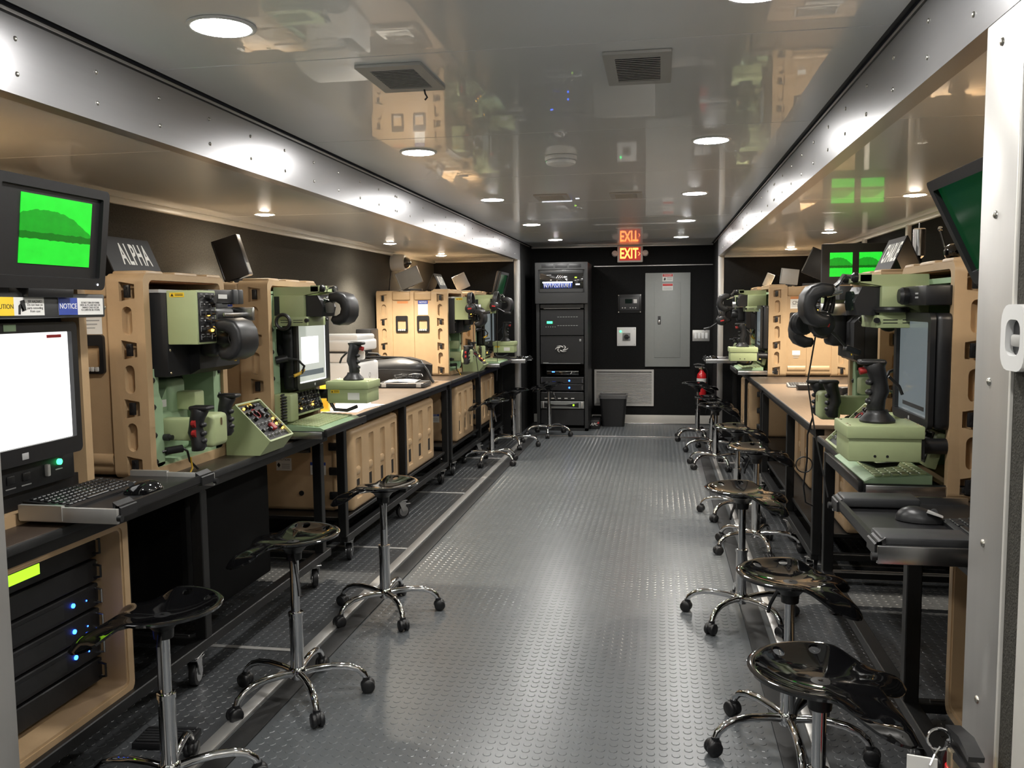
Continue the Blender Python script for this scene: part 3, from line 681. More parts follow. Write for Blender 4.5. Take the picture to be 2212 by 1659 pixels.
def monitor_console(loc, rz, label, group, screen, pad_y=-.315):
    t = thing('monitor_console', label, 'console', loc, rz, group)
    case_parts(t)
    m = MB(); m.box(.036, .524, .13, .145, .04, .66); m.box(.036, .10, .012, .02, .035, .66); m.prism([(.10, .40), (.125, .36), (.125, .20), (.10, .16)], .012, .02, 'y')
    m.box(.10, .108, .02, .13, .035, .66); m.box(.036, .524, .012, .03, .655, .672)
    p = m.build('mounting_frame', 'green_teal', t)
    for z in (.15, .28, .40, .50):
        b = link('bolt', BT, p); b.matrix_local = Tr(.055, .012, z) @ Rx(PI/2)
    MB().tube([(.085, .01, .36), (.11, -.03, .37), (.14, -.07, .36), (.165, -.09, .33), (.15, -.085, .30), (.10, -.04, .285)], .006, 6).build('cable', 'black_rubber', p)
    MB().tube([(.165, -.088, .315), (.15, -.082, .30), (.115, -.06, .288)], .0075, 6).build('yellow_sleeve', 'yellow_plastic', p)
    MB().cyl((.085, .012, .36), (.115, -.03, .37), .018).build('connector', 'black_plastic', p)
    # monitor
    m = MB(); m.ring(rrect(.155, .555, .215, .565, .022), rrect(.182, .528, .245, .538, .006), -.06, -.045); m.rbox(.155, .555, -.0455, .015, .215, .565, .02, 3)
    m.rbox(.22, .49, .01, .135, .27, .50, .01)
    f = m.build('monitor_frame', 'black_plastic', t)
    MB().box(.182, .528, -.0475, -.0450, .245, .538).build('screen', screen, f)
    if screen == 'screen_pale':
        MB().box(.182, .528, -.0482, -.0474, .245, .250).box(.182, .528, -.0482, -.0474, .533, .538).box(.182, .187, -.0482, -.0474, .25, .533).box(.523, .528, -.0482, -.0474, .25, .533).build('screen_border', 'screen_white', f)
        MB().rbox(.235, .44, -.0484, -.0474, .33, .46, .0004).build('window', 'screen_white', f)
        MB().box(.2, .50, -.0482, -.0474, .275, .30).build('tool_bar', 'screen_grey', f)
    else:
        MB().box(.235, .47, -.0482, -.0474, .29, .45).build('window', 'screen_grey', f)
        MB().box(.235, .47, -.0485, -.0480, .262, .275).build('tool_bar', 'dark_grey', f)
    MB().rbox(.349, .361, -.0612, -.0598, .224, .236, .003).build('logo', 'ink_grey', f)
    # lower knob panel, leaning back
    T = Tr(0, -.045, .095) @ Rx(-.28)
    c = MB().rbox(.10, .50, 0, .03, .0, .115, .004, 2, T).build('control_unit', 'green', t)
    pl = MB().rbox(.13, .475, -.002, .001, .010, .108, .001, 1, T).build('knob_panel', 'black_matte', c)
    panel_detail(pl, .135, .47, .012, .106, -.002, 9, 4, ((.28, .18), (.7, .25)), ((.23, .6),), 5, T)
    MB().prism([(.10, .012), (.135, .012), (.135, .17), (.115, .20), (.10, .20)], -.04, .02, 'y').build('hinge_arm', 'green', t)
    MB().rbox(.04, .125, -.075, .02, .085, .21, .008).build('side_box', 'green', t)
    m = MB(); pts = [(.03+.012*math.cos(i*1.05), -.045+.012*math.sin(i*1.05), .21-.0022*i) for i in range(60)]
    m.tube(pts, .0038, 5); m.build('coiled_cord', 'black_rubber', t)
    # keyboard drawer
    d = MB().rbox(.02, .545, -.235, .012, .022, .034, .003).box(.018, .030, -.235, .08, .012, .048).box(.533, .545, -.235, .08, .012, .048).rbox(.02, .545, -.25, -.234, .022, .056, .003)
    d = d.build('keyboard_drawer', 'black_plastic', t)
    for x in (.008, .545): MB().rbox(x, x+.010, -.23, .05, .014, .046, .002).build('drawer_rail', 'steel', d)
    k = MB().prism([(-.225, .035), (-.03, .035), (-.03, .072), (-.205, .060), (-.225, .050)], .05, .515, 'x').build('keyboard', 'green_teal', t)
    km = MB().rbox(-.0125, .0125, -.0105, .0105, 0, .006, .002, 1).mesh('key_cap', 'green')
    for j in range(6):
        for i in range(15):
            o = link('key_cap', km, k); o.location = (.08+.0289*i, -.050-.0262*j, .0705-.00175*j); o.rotation_euler = (.068, 0, 0)
    # joystick box on its arm
    m = MB(); m.rbox(.435, .612, -.295, -.09, .128, .205, .004); m.rbox(.428, .619, -.302, -.083, .197, .236, .005)
    j = m.build('joystick_box', 'green', t)
    MB().rbox(.45, .60, -.092, -.078, .135, .20, .003).build('connector_plate', 'dark_grey', j)
    MB().cyl((.53, -.08, .165), (.53, .02, .165), .024).build('mounting_arm', 'black_plastic', j)
    MB().tube([(.45, -.10, .13), (.45, -.12, .095), (.46, -.18, .09), (.47, -.23, .11)], .009, 8).build('cable', 'black_rubber', j)
    for x in (.44, .475, .57, .607):
        for y in (-.292, -.092):
            b = link('screw', CM['bolt'], j); b.matrix_local = Tr(x, y, .2355) @ Matrix.Scale(.4, 4)
    yellow_label(j, Matrix(((0, 0, -1, .4342), (-1, 0, 0, -.130), (0, 1, 0, .178), (0, 0, 0, 1))), .045)
    l = MB().box(.4338, .4345, -.255, -.195, .145, .180).build('plate_label', 'label_white', j)
    for x in (.53, .565):
        MB().cyl((.6118, -.22+x-.53, .145), (.6132, -.22+x-.53, .145), .004, n=8).build('hole', 'black_matte', j)
    s = MB().lathe([(0, 0), (.050, 0), (.052, .006), (.046, .014), (.034, .026), (.030, .034), (.030, .038), (0, .038)], 22, Tr(.522, -.195, .236)).build('stick_boot', 'black_rubber', j)
    g = grip(s if False else j, .522, -.195, .335, name='joystick_grip', trig=False, s=1.02)
    MB().tube([(.522, -.165, .375), (.522, -.135, .345), (.522, -.125, .32)], .005, 6).build('thumb_lever', 'black_plastic', g)
    MB().cyl((.522, -.23, .395), (.522, -.25, .39), .011).build('button', 'red_plastic', g)
    # overhead sight: green box, bracket, eyecup and brow pad
    m = MB(); m.rbox(.075, .285, -.135, .012, .555, .652, .004); m.rbox(.070, .290, -.15, .012, .515, .557, .004)
    m.prism([(.012, .652), (.012, .690), (-.20, .690), (-.20, .665), (-.13, .652)], .085, .125, 'x'); m.prism([(.012, .652), (.012, .690), (-.20, .690), (-.20, .665), (-.13, .652)], .235, .275, 'x')
    m.prism([(-.205, .668), (-.205, .695), (-.165, .695), (-.165, .668)], .085, .275, 'x')
    o = m.build('overhead_sight', 'green', t)
    MB().box(.0735, .0755, -.02, .005, .562, .648).build('side_strip', 'black_matte', o)
    sl = MB()
    for y in (-.13, -.07):
        for z in (.530, .540):
            for x in (.0692, .2898): sl.box(x, x+.001, y, y+.045, z, z+.003)
    sl.build('vent_slots', 'black_matte', o)
    m = MB(); m.prism([(-.130, .557), (-.205, .557), (-.215, .60), (-.19, .652), (-.13, .652)], .10, .26, 'x')
    e = m.build('eyecup', 'black_rubber', o)
    MB().prism(rrect(.125, .235, .572, .637, .02, 4), -.2165, -.2085, 'y').build('lens', 'glass_dark', e)
    MB().cyl((.06, -.15, .54), (.075, -.15, .54), .009).cyl((.285, -.15, .54), (.30, -.15, .54), .009).build('pivot', 'black_plastic', o)
    for x in (.105, .255):
        MB().lathe([(0, 0), (.016, 0), (.017, .012), (.010, .02), (0, .02)], 14, Tr(x, -.205, .682) @ Rx(PI/2)).build('clamp_knob', 'black_plastic', o)
    MB().tube([(.18, -.2, .685), (.18, -.235, .69), (.18, -.25, .665), (.18, -.262, .655)], .008, 8).build('hinge', 'chrome', o)
    brow_pad(t, .18, pad_y, .592, .14)
    MB().torus((.04, -.05, .535), .032, .008, 'x', 20, 8).build('hose_ring', 'black_rubber', t)
    return t

LA = PI/2; RA = -PI/2
ZT, ZM = .772, .792       # worktops: end tables and middle tables
ZR = .766
sight_console((-1.745, 2.72, ZT), LA, 'tan case console with black sight housing and knob panel, under the ALPHA sign', 'sight consoles')
monitor_console((-1.70, 3.58, ZT), LA, 'tan case console with bright lit screen and joystick box, beside the printer', 'monitor consoles', 'screen_pale', -.275)
sight_console((-1.745, 7.04, ZM), LA, 'tan case console with black sight housing, under the BRAVO sign', 'sight consoles')
monitor_console((-1.70, 7.90, ZM), LA, 'tan case console with grey screen and joystick box, next past the BRAVO sign', 'monitor consoles', 'screen_grey', -.275)
sight_console((.85, 4.13, ZR), RA, 'tan case console with hand grips, under the CHARLIE sign', 'sight consoles')
monitor_console((.85, 3.28, ZR), RA, 'tan case console with grey screen and green joystick box, just before the CHARLIE sign', 'monitor consoles', 'screen_grey')
monitor_console((.85, 7.64, ZM), RA, 'tan case console marked CMD with joystick box, far right table', 'monitor consoles', 'screen_grey')
sight_console((.85, 8.50, ZM), RA, 'tan case console with sight housing, between the CMD case and the end wall', 'sight consoles')
def side_label(console, x, y, z, w, h, title, tm, body_lines=4, size=.02, bodytext=None, side=0):
    """printed sheet on the case's side panel: side 0 = operator's left, 1 = right"""
    X = .0112 if side == 0 else CW-.0112; s = -1 if side == 0 else 1
    xa = (0, -1, 0) if side == 0 else (0, 1, 0)
    T = frame((X, y, z), xa, (0, 0, 1))
    l = MB().box(-w/2, w/2, -h/2, h/2, 0, .0008, T).build('paper_label', 'label_white', console)
    if tm:
        MB().box(-w/2, w/2, h/2-.03, h/2, .0008, .0014, T).build('title_band', tm, l)
    text(title, size, 'ink_white' if tm else 'ink_black', l, T @ Tr(0, h/2-.015 if tm else 0.008, .0015), sx=.9)
    for i in range(body_lines): MB().box(-w*.4, w*(.4-.1*(i % 3)), h/2-.045-.013*i, h/2-.041-.013*i, .0008, .0013, T).build('text_line', 'ink_grey', l)
mc = [o for o in bpy.data.objects if o.name.startswith('monitor_console') and o.parent is None]
sc = [o for o in bpy.data.objects if o.name.startswith('sight_console') and o.parent is None]
mc.sort(key=lambda o: o.name); sc.sort(key=lambda o: o.name)
cu = MB().rbox(.31, .545, -.075, .02, .588, .648, .006).build('camera_unit', 'black_plastic', mc[2])
MB().lathe([(0, 0), (.026, 0), (.028, .02), (.022, .03), (0, .03)], 20, Tr(.36, -.072, .618) @ Rx(PI/2)).build('lens_cap', 'black_rubber', cu)
for z_ in (.622, .610): MB().box(.445, .475, -.0762, -.0748, z_, z_+.005).build('text_line', 'ink_grey', cu)
MB().torus((.27, -.10, .575), .045, .010, 'z', 24, 8).build('hose_loop', 'black_rubber', mc[2])
side_label(mc[0], 0, .215, .575, .085, .12, 'NOTICE', 'label_blue', 5, .02)
side_label(sc[1], 0, .215, .575, .085, .12, 'NOTICE', 'label_blue', 0, .02)
side_label(sc[0], 0, .215, .575, .09, .13, '', None, 6)
side_label(mc[3], 0, .215, .575, .10, .075, 'CMD', None, 2, .036, side=1)
side_label(mc[3], 0, .215, .19, .06, .035, '', None, 2, side=1)
# ================================================================ instructor consoles
def instructor_console(loc, rz, label, lit, tilt, marks=True, my=-.09, mh=.288):
    t = thing('instructor_console', label, 'console', loc, rz, 'instructor consoles')
    case_parts(t)
    m = MB(); m.box(.036, .524, .06, .075, .04, .68); m.rbox(.03, .47, .0, .06, .09, .175, .004); m.box(.036, .524, .03, .06, .036, .092)
    f = m.build('front_panel', 'black_matte', t)
    for i, x in enumerate((.06, .12, .19, .25)):
        MB().rbox(x, x+.03, -.004, .002, .118, .142, .003).build('socket', 'black_plastic', f)
        MB().box(x-.004, x+.034, -.0012, .0, .105, .108).build('marking', 'ink_grey', f)
    MB().rbox(.34, .352, -.012, .001, .115, .150, .003).build('rocker_switch', 'grey_light', f)
    MB().cyl((.40, .001, .148), (.40, -.007, .148), .009).build('power_lamp', 'led_green' if lit else 'black_plastic', f)
    MB().box(.385, .415, -.0012, .0, .125, .128).build('marking', 'ink_grey', f)
    # lower monitor
    m = MB(); m.ring(rrect(-.02, .452, .175, .560, .016), rrect(.008, .428, .222, .532, .004), -.045, -.028); m.rbox(-.02, .452, -.029, .02, .175, .560, .014, 3)
    q = m.build('monitor_frame', 'black_plastic', t)
    MB().box(.008, .428, -.031, -.0285, .222, .532).build('screen', 'screen_white' if lit else 'screen_grey', q)
    if lit:
        MB().box(.34, .40, -.0320, -.0309, .515, .524).build('close_button', 'label_red', q)
        MB().box(.16, .205, -.0465, -.0449, .538, .556).build('camera_strip', 'green_teal', q)
        MB().rbox(.20, .225, -.0465, -.0449, .188, .206, .004).build('logo', 'ink_grey', q)
    # overhanging ledge
    l = MB().rbox(-.03, .512, -.10, .04, .572, .640, .005).build('ledge', 'dark_grey', t)
    MB().cyl((.512, -.08, .60), (.528, -.08, .60), .005).ball((.531, -.08, .60), .008).build('release_pin', 'chrome', l)
    if marks:
        T = frame((0, -.1006, 0), (1, 0, 0), (0, 0, 1))
        c = MB().box(.06, .248, .580, .628, 0, .0008, T).build('caution_label', 'label_white', l)
        MB().box(.06, .135, .580, .628, .0008, .0014, T).build('yellow_band', 'label_yellow', c)
        text('CAUTION', .017, 'ink_black', c, T @ Tr(.0975, .603, .0015), sx=.95)
        text('TIP HAZARD\nDo not lean on\nparts extending\nfrom case', .0095, 'ink_black', c, T @ Tr(.213, .604, .0009))
        MB().prism([(.150, .583), (.158, .583), (.160, .600), (.168, .592), (.172, .594), (.160, .612), (.152, .606)], .0008, .0014, 'z', T).prism([(.164, .590), (.180, .594), (.174, .622), (.158, .618)], .0008, .0014, 'z', T).build('pictogram', 'ink_black', c)
        n = MB().box(.305, .500, .580, .628, 0, .0008, T).build('notice_label', 'label_white', l)
        MB().box(.305, .384, .580, .628, .0008, .0014, T).build('blue_band', 'label_blue', n)
        text('NOTICE', .021, 'ink_white', n, T @ Tr(.3445, .604, .0015), sx=.95)
        text('DO NOT TURN OFF POWER\nUNTIL ALL PCs HAVE SHUT OFF.\nDAMAGE COULD OCCUR\nTO COMPUTER FILE SYSTEMS.', .0078, 'ink_black', n, T @ Tr(.442, .604, .0009), sx=.82)
    # upper monitor on a short neck, leaning forward
    T = Tr(.26, my, .655) @ Rx(tilt)
    m = MB(); m.ring(rrect(-.225, .225, 0, mh, .016), rrect(-.198, .198, .032, mh-.026, .004), -.03, -.016, 'y', T); m.rbox(-.225, .225, -.017, .022, 0, mh, .014, 3, T)
    u = m.build('upper_monitor', 'black_plastic', t)
    MB().rbox(-.09, .09, -.03, .03, -.024, .004, .004, 2, T).build('neck', 'black_plastic', u)
    if lit:
        MB().box(-.195, .195, -.0185, -.0165, .032, mh-.026, T).build('screen', 'black_plastic', u)
        s = MB().box(-.120, .160, -.0010, .0010, 0, .182).build('image', 'screen_green', u); s.matrix_local = T @ Tr(0, -.0198, .064)
    else:
        MB().box(-.195, .195, -.0185, -.0165, .032, mh-.026, T).build('screen', 'screen_dark_green', u)
    MB().cyl((.19, -.0305, .016), (.19, -.032, .016), .003, T=T).build('power_lamp', 'led_white', u)
    return t
instructor_console((-1.75, 1.86, ZT), LA, 'tan case console with white screen, green hill picture above and CAUTION label', True, .12)
instructor_console((.93, 2.44, ZR), RA, 'tan case console behind the near right post with dark green leaning screen', False, .45, False, -.105)
instructor_console((-1.75, 8.52, ZM), LA, 'farthest tan case console at the end wall with dim green tilted screen', False, .25, False)

# keyboard trays pulled out in front of the instructor consoles
KEY = MB().rbox(-.0075, .0075, -.0075, .0075, 0, .006, .002, 1).mesh('key_cap', 'black_plastic')
def keyboard(loc, rz, label, cols=18, m='black_plastic', tilt=0.0, group='keyboards'):
    t = thing('keyboard', label, 'keyboard', loc, rz, group); L = cols*.0185+.02
    MB().prism([(-.075, 0), (.075, 0), (.075, .022), (-.065, .012), (-.075, .008)], -L/2, L/2, 'x').build('case', m, t)
    for j in range(6):
        for i in range(cols):
            if j == 5 and 4 <= i <= 9:
                if i > 4: continue
                o = MB().rbox(-.048, .048, -.0075, .0075, 0, .006, .002, 1).build('space_bar', m, t); o.location = (-L/2+.02+.0185*6.5, .058-.0225*j, .0205-.0018*j); continue
            o = link('key_cap', KEY, t); o.location = (-L/2+.02+.0185*i, .058-.0225*j, .0205-.0018*j); o.rotation_euler = (.072, 0, 0)
    return t
def mouse(loc, rz, label, strip=False):
    t = thing('computer_mouse', label, 'mouse', loc, rz, 'computer mice')
    m = MB(); n, k = 16, 7; vs_ = []
    for i in range(k):
        a = PI/2*i/(k-1)
        for q in range(n):
            th = 2*PI*q/n; c, s = math.cos(th), math.sin(th)
            vs_.append((.032*math.cos(a)*c*(1-.12*s), .058*math.cos(a)*s, .002+.036*math.sin(a)*(1-.25*s*math.cos(a))))
    fs = [(i*n+q, i*n+(q+1) % n, (i+1)*n+(q+1) % n, (i+1)*n+q) for i in range(k-1) for q in range(n)] + [tuple(range(n-1, -1, -1))]
    m.add(vs_, fs); m.build('shell', 'black_gloss' if not strip else 'black_plastic', t, 70)
    MB().cyl((-.004, .034, .028), (.004, .034, .028), .009, n=12).build('scroll_wheel', 'dark_grey', t)
    if strip:
        MB().prism([(.018, .0300), (.056, .0205), (.054, .0225), (.02, .0345)], .004, .024, 'x').build('grey_strip', 'grey_light', t)
        MB().rbox(-.0325, -.027, -.02, .004, .008, .016, .002).build('red_mark', 'red_plastic', t)
    MB().tube([(0, .056, .012), (.004, .07, .005), (.012, .085, .003)], .0022, 5).build('cable', 'black_rubber', t)
    return t
def tray(loc, rz, label, L=.50, D_=.30, pads=False, lift=.02, rail='steel'):
    """drawer tray: x along the aisle, -y towards the operator, z = 0 at the worktop"""
    t = thing('keyboard_tray', label, 'tray', loc, rz, 'keyboard trays')
    MB().rbox(0, L, -D_, -.002, .010, .016, .002).build('shelf', 'black_plastic', t)
    for x in (.03, L-.06): MB().box(x, x+.03, -.10, -.02, -lift, .010).build('support', 'black_plastic', t)
    lip = MB().box(0, L, -D_, -D_+.012, .010, .036)
    for x0, x1 in ((0, .075), (L-.075, L)): lip.prism([(-D_-.004, .004), (-D_+.02, .004), (-D_+.02, .046), (-D_-.004, .030)], x0, x1, 'x')
    lip.build('front_lip', 'black_plastic', t)
    for x in (-.012, L+.001):
        r = MB().rbox(x, x+.011, -D_, -.002, -.012, .030, .002).box(x-.002, x+.012, -D_*.45, -.002, -.008, .034).build('rail', rail, t)
        MB().cyl((x+.005, -D_-.012, .004), (x+.005, -D_, .004), .009).build('bumper', 'black_rubber', r)
    if pads:
        for x0, x1 in ((.0, .085), (L-.10, L-.005)): MB().rbox(x0, x1, -D_+.01, -D_+.21, .020, .046, .006).build('palm_pad', 'dark_grey', t)
    return t
tray((-1.742, 2.09, ZT+.026), LA, 'black sliding tray holding keyboard and mouse under the bright white screen', rail='aluminium_grey')
keyboard((-1.672, 2.27, ZT+.0422), LA, 'black keyboard on the tray under the bright white screen', 17)
mouse((-1.53, 2.34, ZT+.0422), LA+.5, 'plain black mouse on the tray in front of the white screen')
tray((.848, 2.53, ZR+.020), RA, 'black sliding tray with two grey palm pads by the near right post', .50, .36, True)
mouse((.66, 2.32, ZR+.0362), 1.2+PI, 'black mouse with pale grey strip, on the padded tray', True)
keyboard((.785, 2.17, ZR+.0362), RA, 'black keyboard end peeping out behind the near right post', 14)
tray((-1.745, 8.56, ZM+.022), LA, 'black sliding tray pulled out beside the far left post', .42, .42)
mouse((-1.40, 8.72, ZM+.0382), LA, 'shiny black mouse on the far tray beside the left post')
tray((.845, 8.98, ZM+.022), RA, 'black sliding tray pulled out beside the far right post', .40, .40)
mouse((.52, 8.72, ZM+.0382), RA, 'shiny black mouse on the far tray beside the right post')

# ================================================================ sloped control boxes
def control_box(loc, rz, label):
    t = thing('control_box', label, 'control box', loc, rz, 'sloped control boxes')
    prof = [(-.115, 0.0), (.06, 0), (.06, .17), (.04, .195), (-.115, .03)]
    prof = [(-.075, 0.0), (.07, 0), (.07, .15), (.035, .20), (-.115, .05)]
    b = MB().prism(prof, 0, .225, 'x').build('body', 'green', t)
    a = math.atan2(.15, .15); T = Tr(0, -.115, .05) @ Rx(a - PI/2)      # panel plane: local z runs up the slope, -y out of it
    L = math.hypot(.15, .15)
    e = MB().ring(rrect(0, .225, 0, L, .006, 3), rrect(.008, .217, .008, L-.008, .004, 3), -.012, .0, 'y', T).build('edge_frame', 'green', t)
    p = MB().box(.008, .217, -.001, .002, .008, L-.008, T).build('knob_panel', 'black_matte', t)
    panel_detail(p, .012, .213, .012, L-.012, -.001, 6, 6, ((.2, .92), (.38, .96), (.55, .97), (.92, .5), (.95, .2), (.88, .35)), ((.6, .7),), 9, T)
    MB().torus((.09, -.012, .145), .022, .003, 'y', 20, 6, T).build('guard_ring', 'red_plastic', p)
    MB().rbox(.115, .145, -.016, -.001, .05, .085, .003, 1, T).build('red_switch', 'red_plastic', p)
    return t
control_box((-1.668, 3.235, ZT), LA, 'green sloped control box with lit amber lamps, between the ALPHA consoles')
control_box((-1.668, 7.54, ZM), LA, 'green sloped control box between the BRAVO consoles')
control_box((.775, 3.56, ZR), RA, 'green sloped control box below the CHARLIE sign')

# ================================================================ headsets
def headset(loc, rz, tilt, label, cord=None):
    t = thing('headset', label, 'headset', loc, rz, 'headsets')
    pts = [(.078*math.cos(a), 0, .085*math.sin(a)) for a in [PI*i/14 for i in range(15)]]
    T = Rx(tilt)
    m = MB()
    for o_ in (-.012, 0, .012): m.tube([(p[0], o_, p[2]) for p in pts], .009, 8, T=T)
    m.build('headband', 'black_rubber', t, 60)
    for s in (-1, 1):
        c = MB().lathe([(0, 0), (.040, 0), (.044, .008), (.042, .020), (.030, .028), (0, .029)], 20, T @ Tr(.066*s, 0, -.045) @ Ry(PI/2*s)).build('ear_cup', 'black_plastic', t)
        MB().lathe([(.018, -.022), (.036, -.022), (.043, -.010), (.040, .0), (.018, .0)], 20, T @ Tr(.066*s, 0, -.045) @ Ry(PI/2*s)).build('ear_cushion', 'black_rubber', c)
        MB().box(-.016, .016, -.006, .006, .029, .0302, T @ Tr(.066*s, 0, -.045) @ Ry(PI/2*s) @ Rz(PI/2)).build('badge', 'label_red', c)
        MB().cyl((.078*s, 0, -.02), (.078*s, 0, .03), .006, T=T).build('yoke', 'steel', c)
    b = MB().tube([(-.082, -.005, -.05), (-.085, -.05, -.065), (-.08, -.11, -.09)], .005, 6, T=T).rbox(-.094, -.066, -.165, -.105, -.105, -.083, .006, 2, T).build('microphone_boom', 'black_plastic', t)
    if cord: MB().tube(cord, .003, 5).build('cord', 'black_rubber', t)
    return t
headset((.545, 3.20, 1.335), 1.9, .35, 'black headset with microphone boom hung on the near right brow pad', [(.0, 0, -.09), (.03, .01, -.25), (.02, -.02, -.45), (-.04, -.04, -.66)])
headset((-1.56, 7.13, 1.40), LA, -.1, 'black headset with red badges hung in front of the BRAVO knob panel', [(.07, .0, -.09), (.06, .0, -.3), (.1, -.02, -.52), (.08, -.05, -.72)])
headset((-1.50, 7.92, 1.42), LA, .1, 'second black headset with red badges, hung next past the BRAVO sign', [(.07, .0, -.09), (.04, .0, -.3), (.05, .0, -.52), (.0, .0, -.74)])
headset((.54, 7.98, 1.27), RA, .2, 'dark headset hung on the far right console')

# ================================================================ name signs and flat panels on top of the cases
def sign(loc, rz, word, label, w=.26, h=.15):
    t = thing('name_sign', label, 'sign', loc, rz, 'tent-shaped name signs')
    a = .42
    for s in (-1, 1):
        T = Tr(0, s*h*math.sin(a), 0) @ Rx(s*a)
        p = MB().box(-w/2, w/2, -.002, .002, .003, h, T).build('card', 'black_matte', t)
        if s < 0: text(word, .118, 'ink_white', p, T @ frame((0.02, -.0026, h*.52), (1, 0, 0), (0, 0, 1)), sx=.46, bold=.002, spacing=1.12)
    return t
sign((-1.95, 2.93, ZT+CH_+.0), PI/2, 'ALPHA', 'black tent sign reading ALPHA on a tan case', .30, .15)
sign((-1.91, 7.35, ZM+CH_+.0095), PI/2, 'BRAVO', 'black tent sign reading BRAVO on a far tan case')
sign((.98, 3.86, ZR+CH_+.0095), RA, 'CHARLIE', 'black tent sign reading CHARLIE on a tan case', .28)
def slab(loc, w, h, d, roll, rz, m, label, tilt=0.0):
    """flat board standing on a case, rolled sideways: lowest corner rests on the case"""
    t = thing('flat_panel', label, 'panel', loc, rz, 'flat panels leaning on the cases')
    T = Ry(roll) @ Rx(tilt)
    lo = min((T @ Vector((x, y, 0))).z for x in (-w/2, w/2) for y in (-d, 0))
    T = Tr(0, 0, .002-lo) @ T
    MB().rbox(-w/2, w/2, -d, 0, 0, h, .004, 2, T).build('board', m, t)
    MB().rbox(-w/2-.0005, -w/2+.010, -d-.001, .001, h*.04, h*.96, .003, 1, T).build('edge_strip', 'grey_panel' if m != 'black_plastic' else 'black_plastic', t)
    MB().rbox(w/2-.012, w/2+.001, -d*.85, -d*.15, h*.06, h*.30, .002, 1, T).build('side_socket', 'grey_panel', t)
    MB().rbox(-w*.4, w*.4, -d*.8, .03, .0, .018, .003).build('foot', 'dark_grey', t)
    return t
slab((-2.03, 3.99, ZT+CH_+.001), .13, .205, .06, -.30, .15, 'black_plastic', 'black panel leaning back on the bright-screen console case')
slab((-2.10, 7.25, ZM+CH_+.001), .20, .15, .05, -.38, .10, 'grey_slab', 'dark grey panel leaning on the first far left case')
slab((-1.83, 8.05, ZM+CH_+.001), .13, .145, .015, -.42, .10, 'grey_slab', 'grey panel leaning on the second far left case')
slab((1.02, 7.26, ZM+CH_+.001), .14, .125, .012, .12, -.15, 'grey_light', 'pale grey panel standing on the CMD case')
slab((.95, 8.15, ZM+CH_+.001), .07, .12, .012, .40, -.2, 'grey_panel', 'thin dim panel standing past the CMD case')
slab((1.24, 7.30, ZM+CH_+.001), .26, .22, .03, .42, -.15, 'dark_grey', 'large dark panel leaning on the CMD case')
slab((1.24, 2.98, ZR+CH_+.001), .20, .20, .03, .45, -.15, 'grey_slab', 'grey panel leaning behind the dark green screen')

# wide screen with two green pictures
t = thing('wall_screen', 'black screen showing two bright green pictures behind the CHARLIE sign', 'screen', (1.29, 6.14, 1.49))
m = MB(); m.rbox(-.215, .215, -.02, .02, 0, .275, .006); u = m.build('bezel', 'dark_grey', t)
for x0 in (-.165, .022):
    s = MB().box(0, .145, -.001, .001, 0, .16).build('picture', 'screen_green', u); s.location = (x0, -.0215, .055)
MB().tube([(0, .02, .15), (.02, .10, .16), (.22, .12, .16)], .018, 8).build('wall_arm', 'black_plastic', u)
# ================================================================ tables
CASTER = None
def caster_meshes():
    w_ = MB().lathe([(0, -.014), (.012, -.014), (.020, -.010), (.040, -.013), (.046, -.011), (.048, 0), (.046, .011), (.040, .013), (.020, .010), (.012, .014), (0, .014)], 20, Tr(0, .02, .048) @ Ry(PI/2)).mesh('wheel', 'black_rubber')
    h = MB().lathe([(0, -.0155), (.033, -.0155), (.033, .0155), (0, .0155)], 20, Tr(0, .02, .048) @ Ry(PI/2)).mesh('wheel_hub', 'steel')
    f = MB()
    for s in (-1, 1): f.prism([(-.02, .108), (.035, .108), (.032, .06), (.026, .04), (.012, .04)], .0185*s-.002, .0185*s+.002, 'x')
    f.box(-.02, .02, -.03, .035, .106, .111); f.rbox(-.028, .028, -.035, .04, .115, .120, .001, 1); f.cyl((0, 0, .110), (0, 0, .116), .022)
    f.rbox(-.016, .016, .035, .075, .088, .094, .002, 1)
    return w_, h, f.mesh('fork', 'steel')
CASTER = caster_meshes()
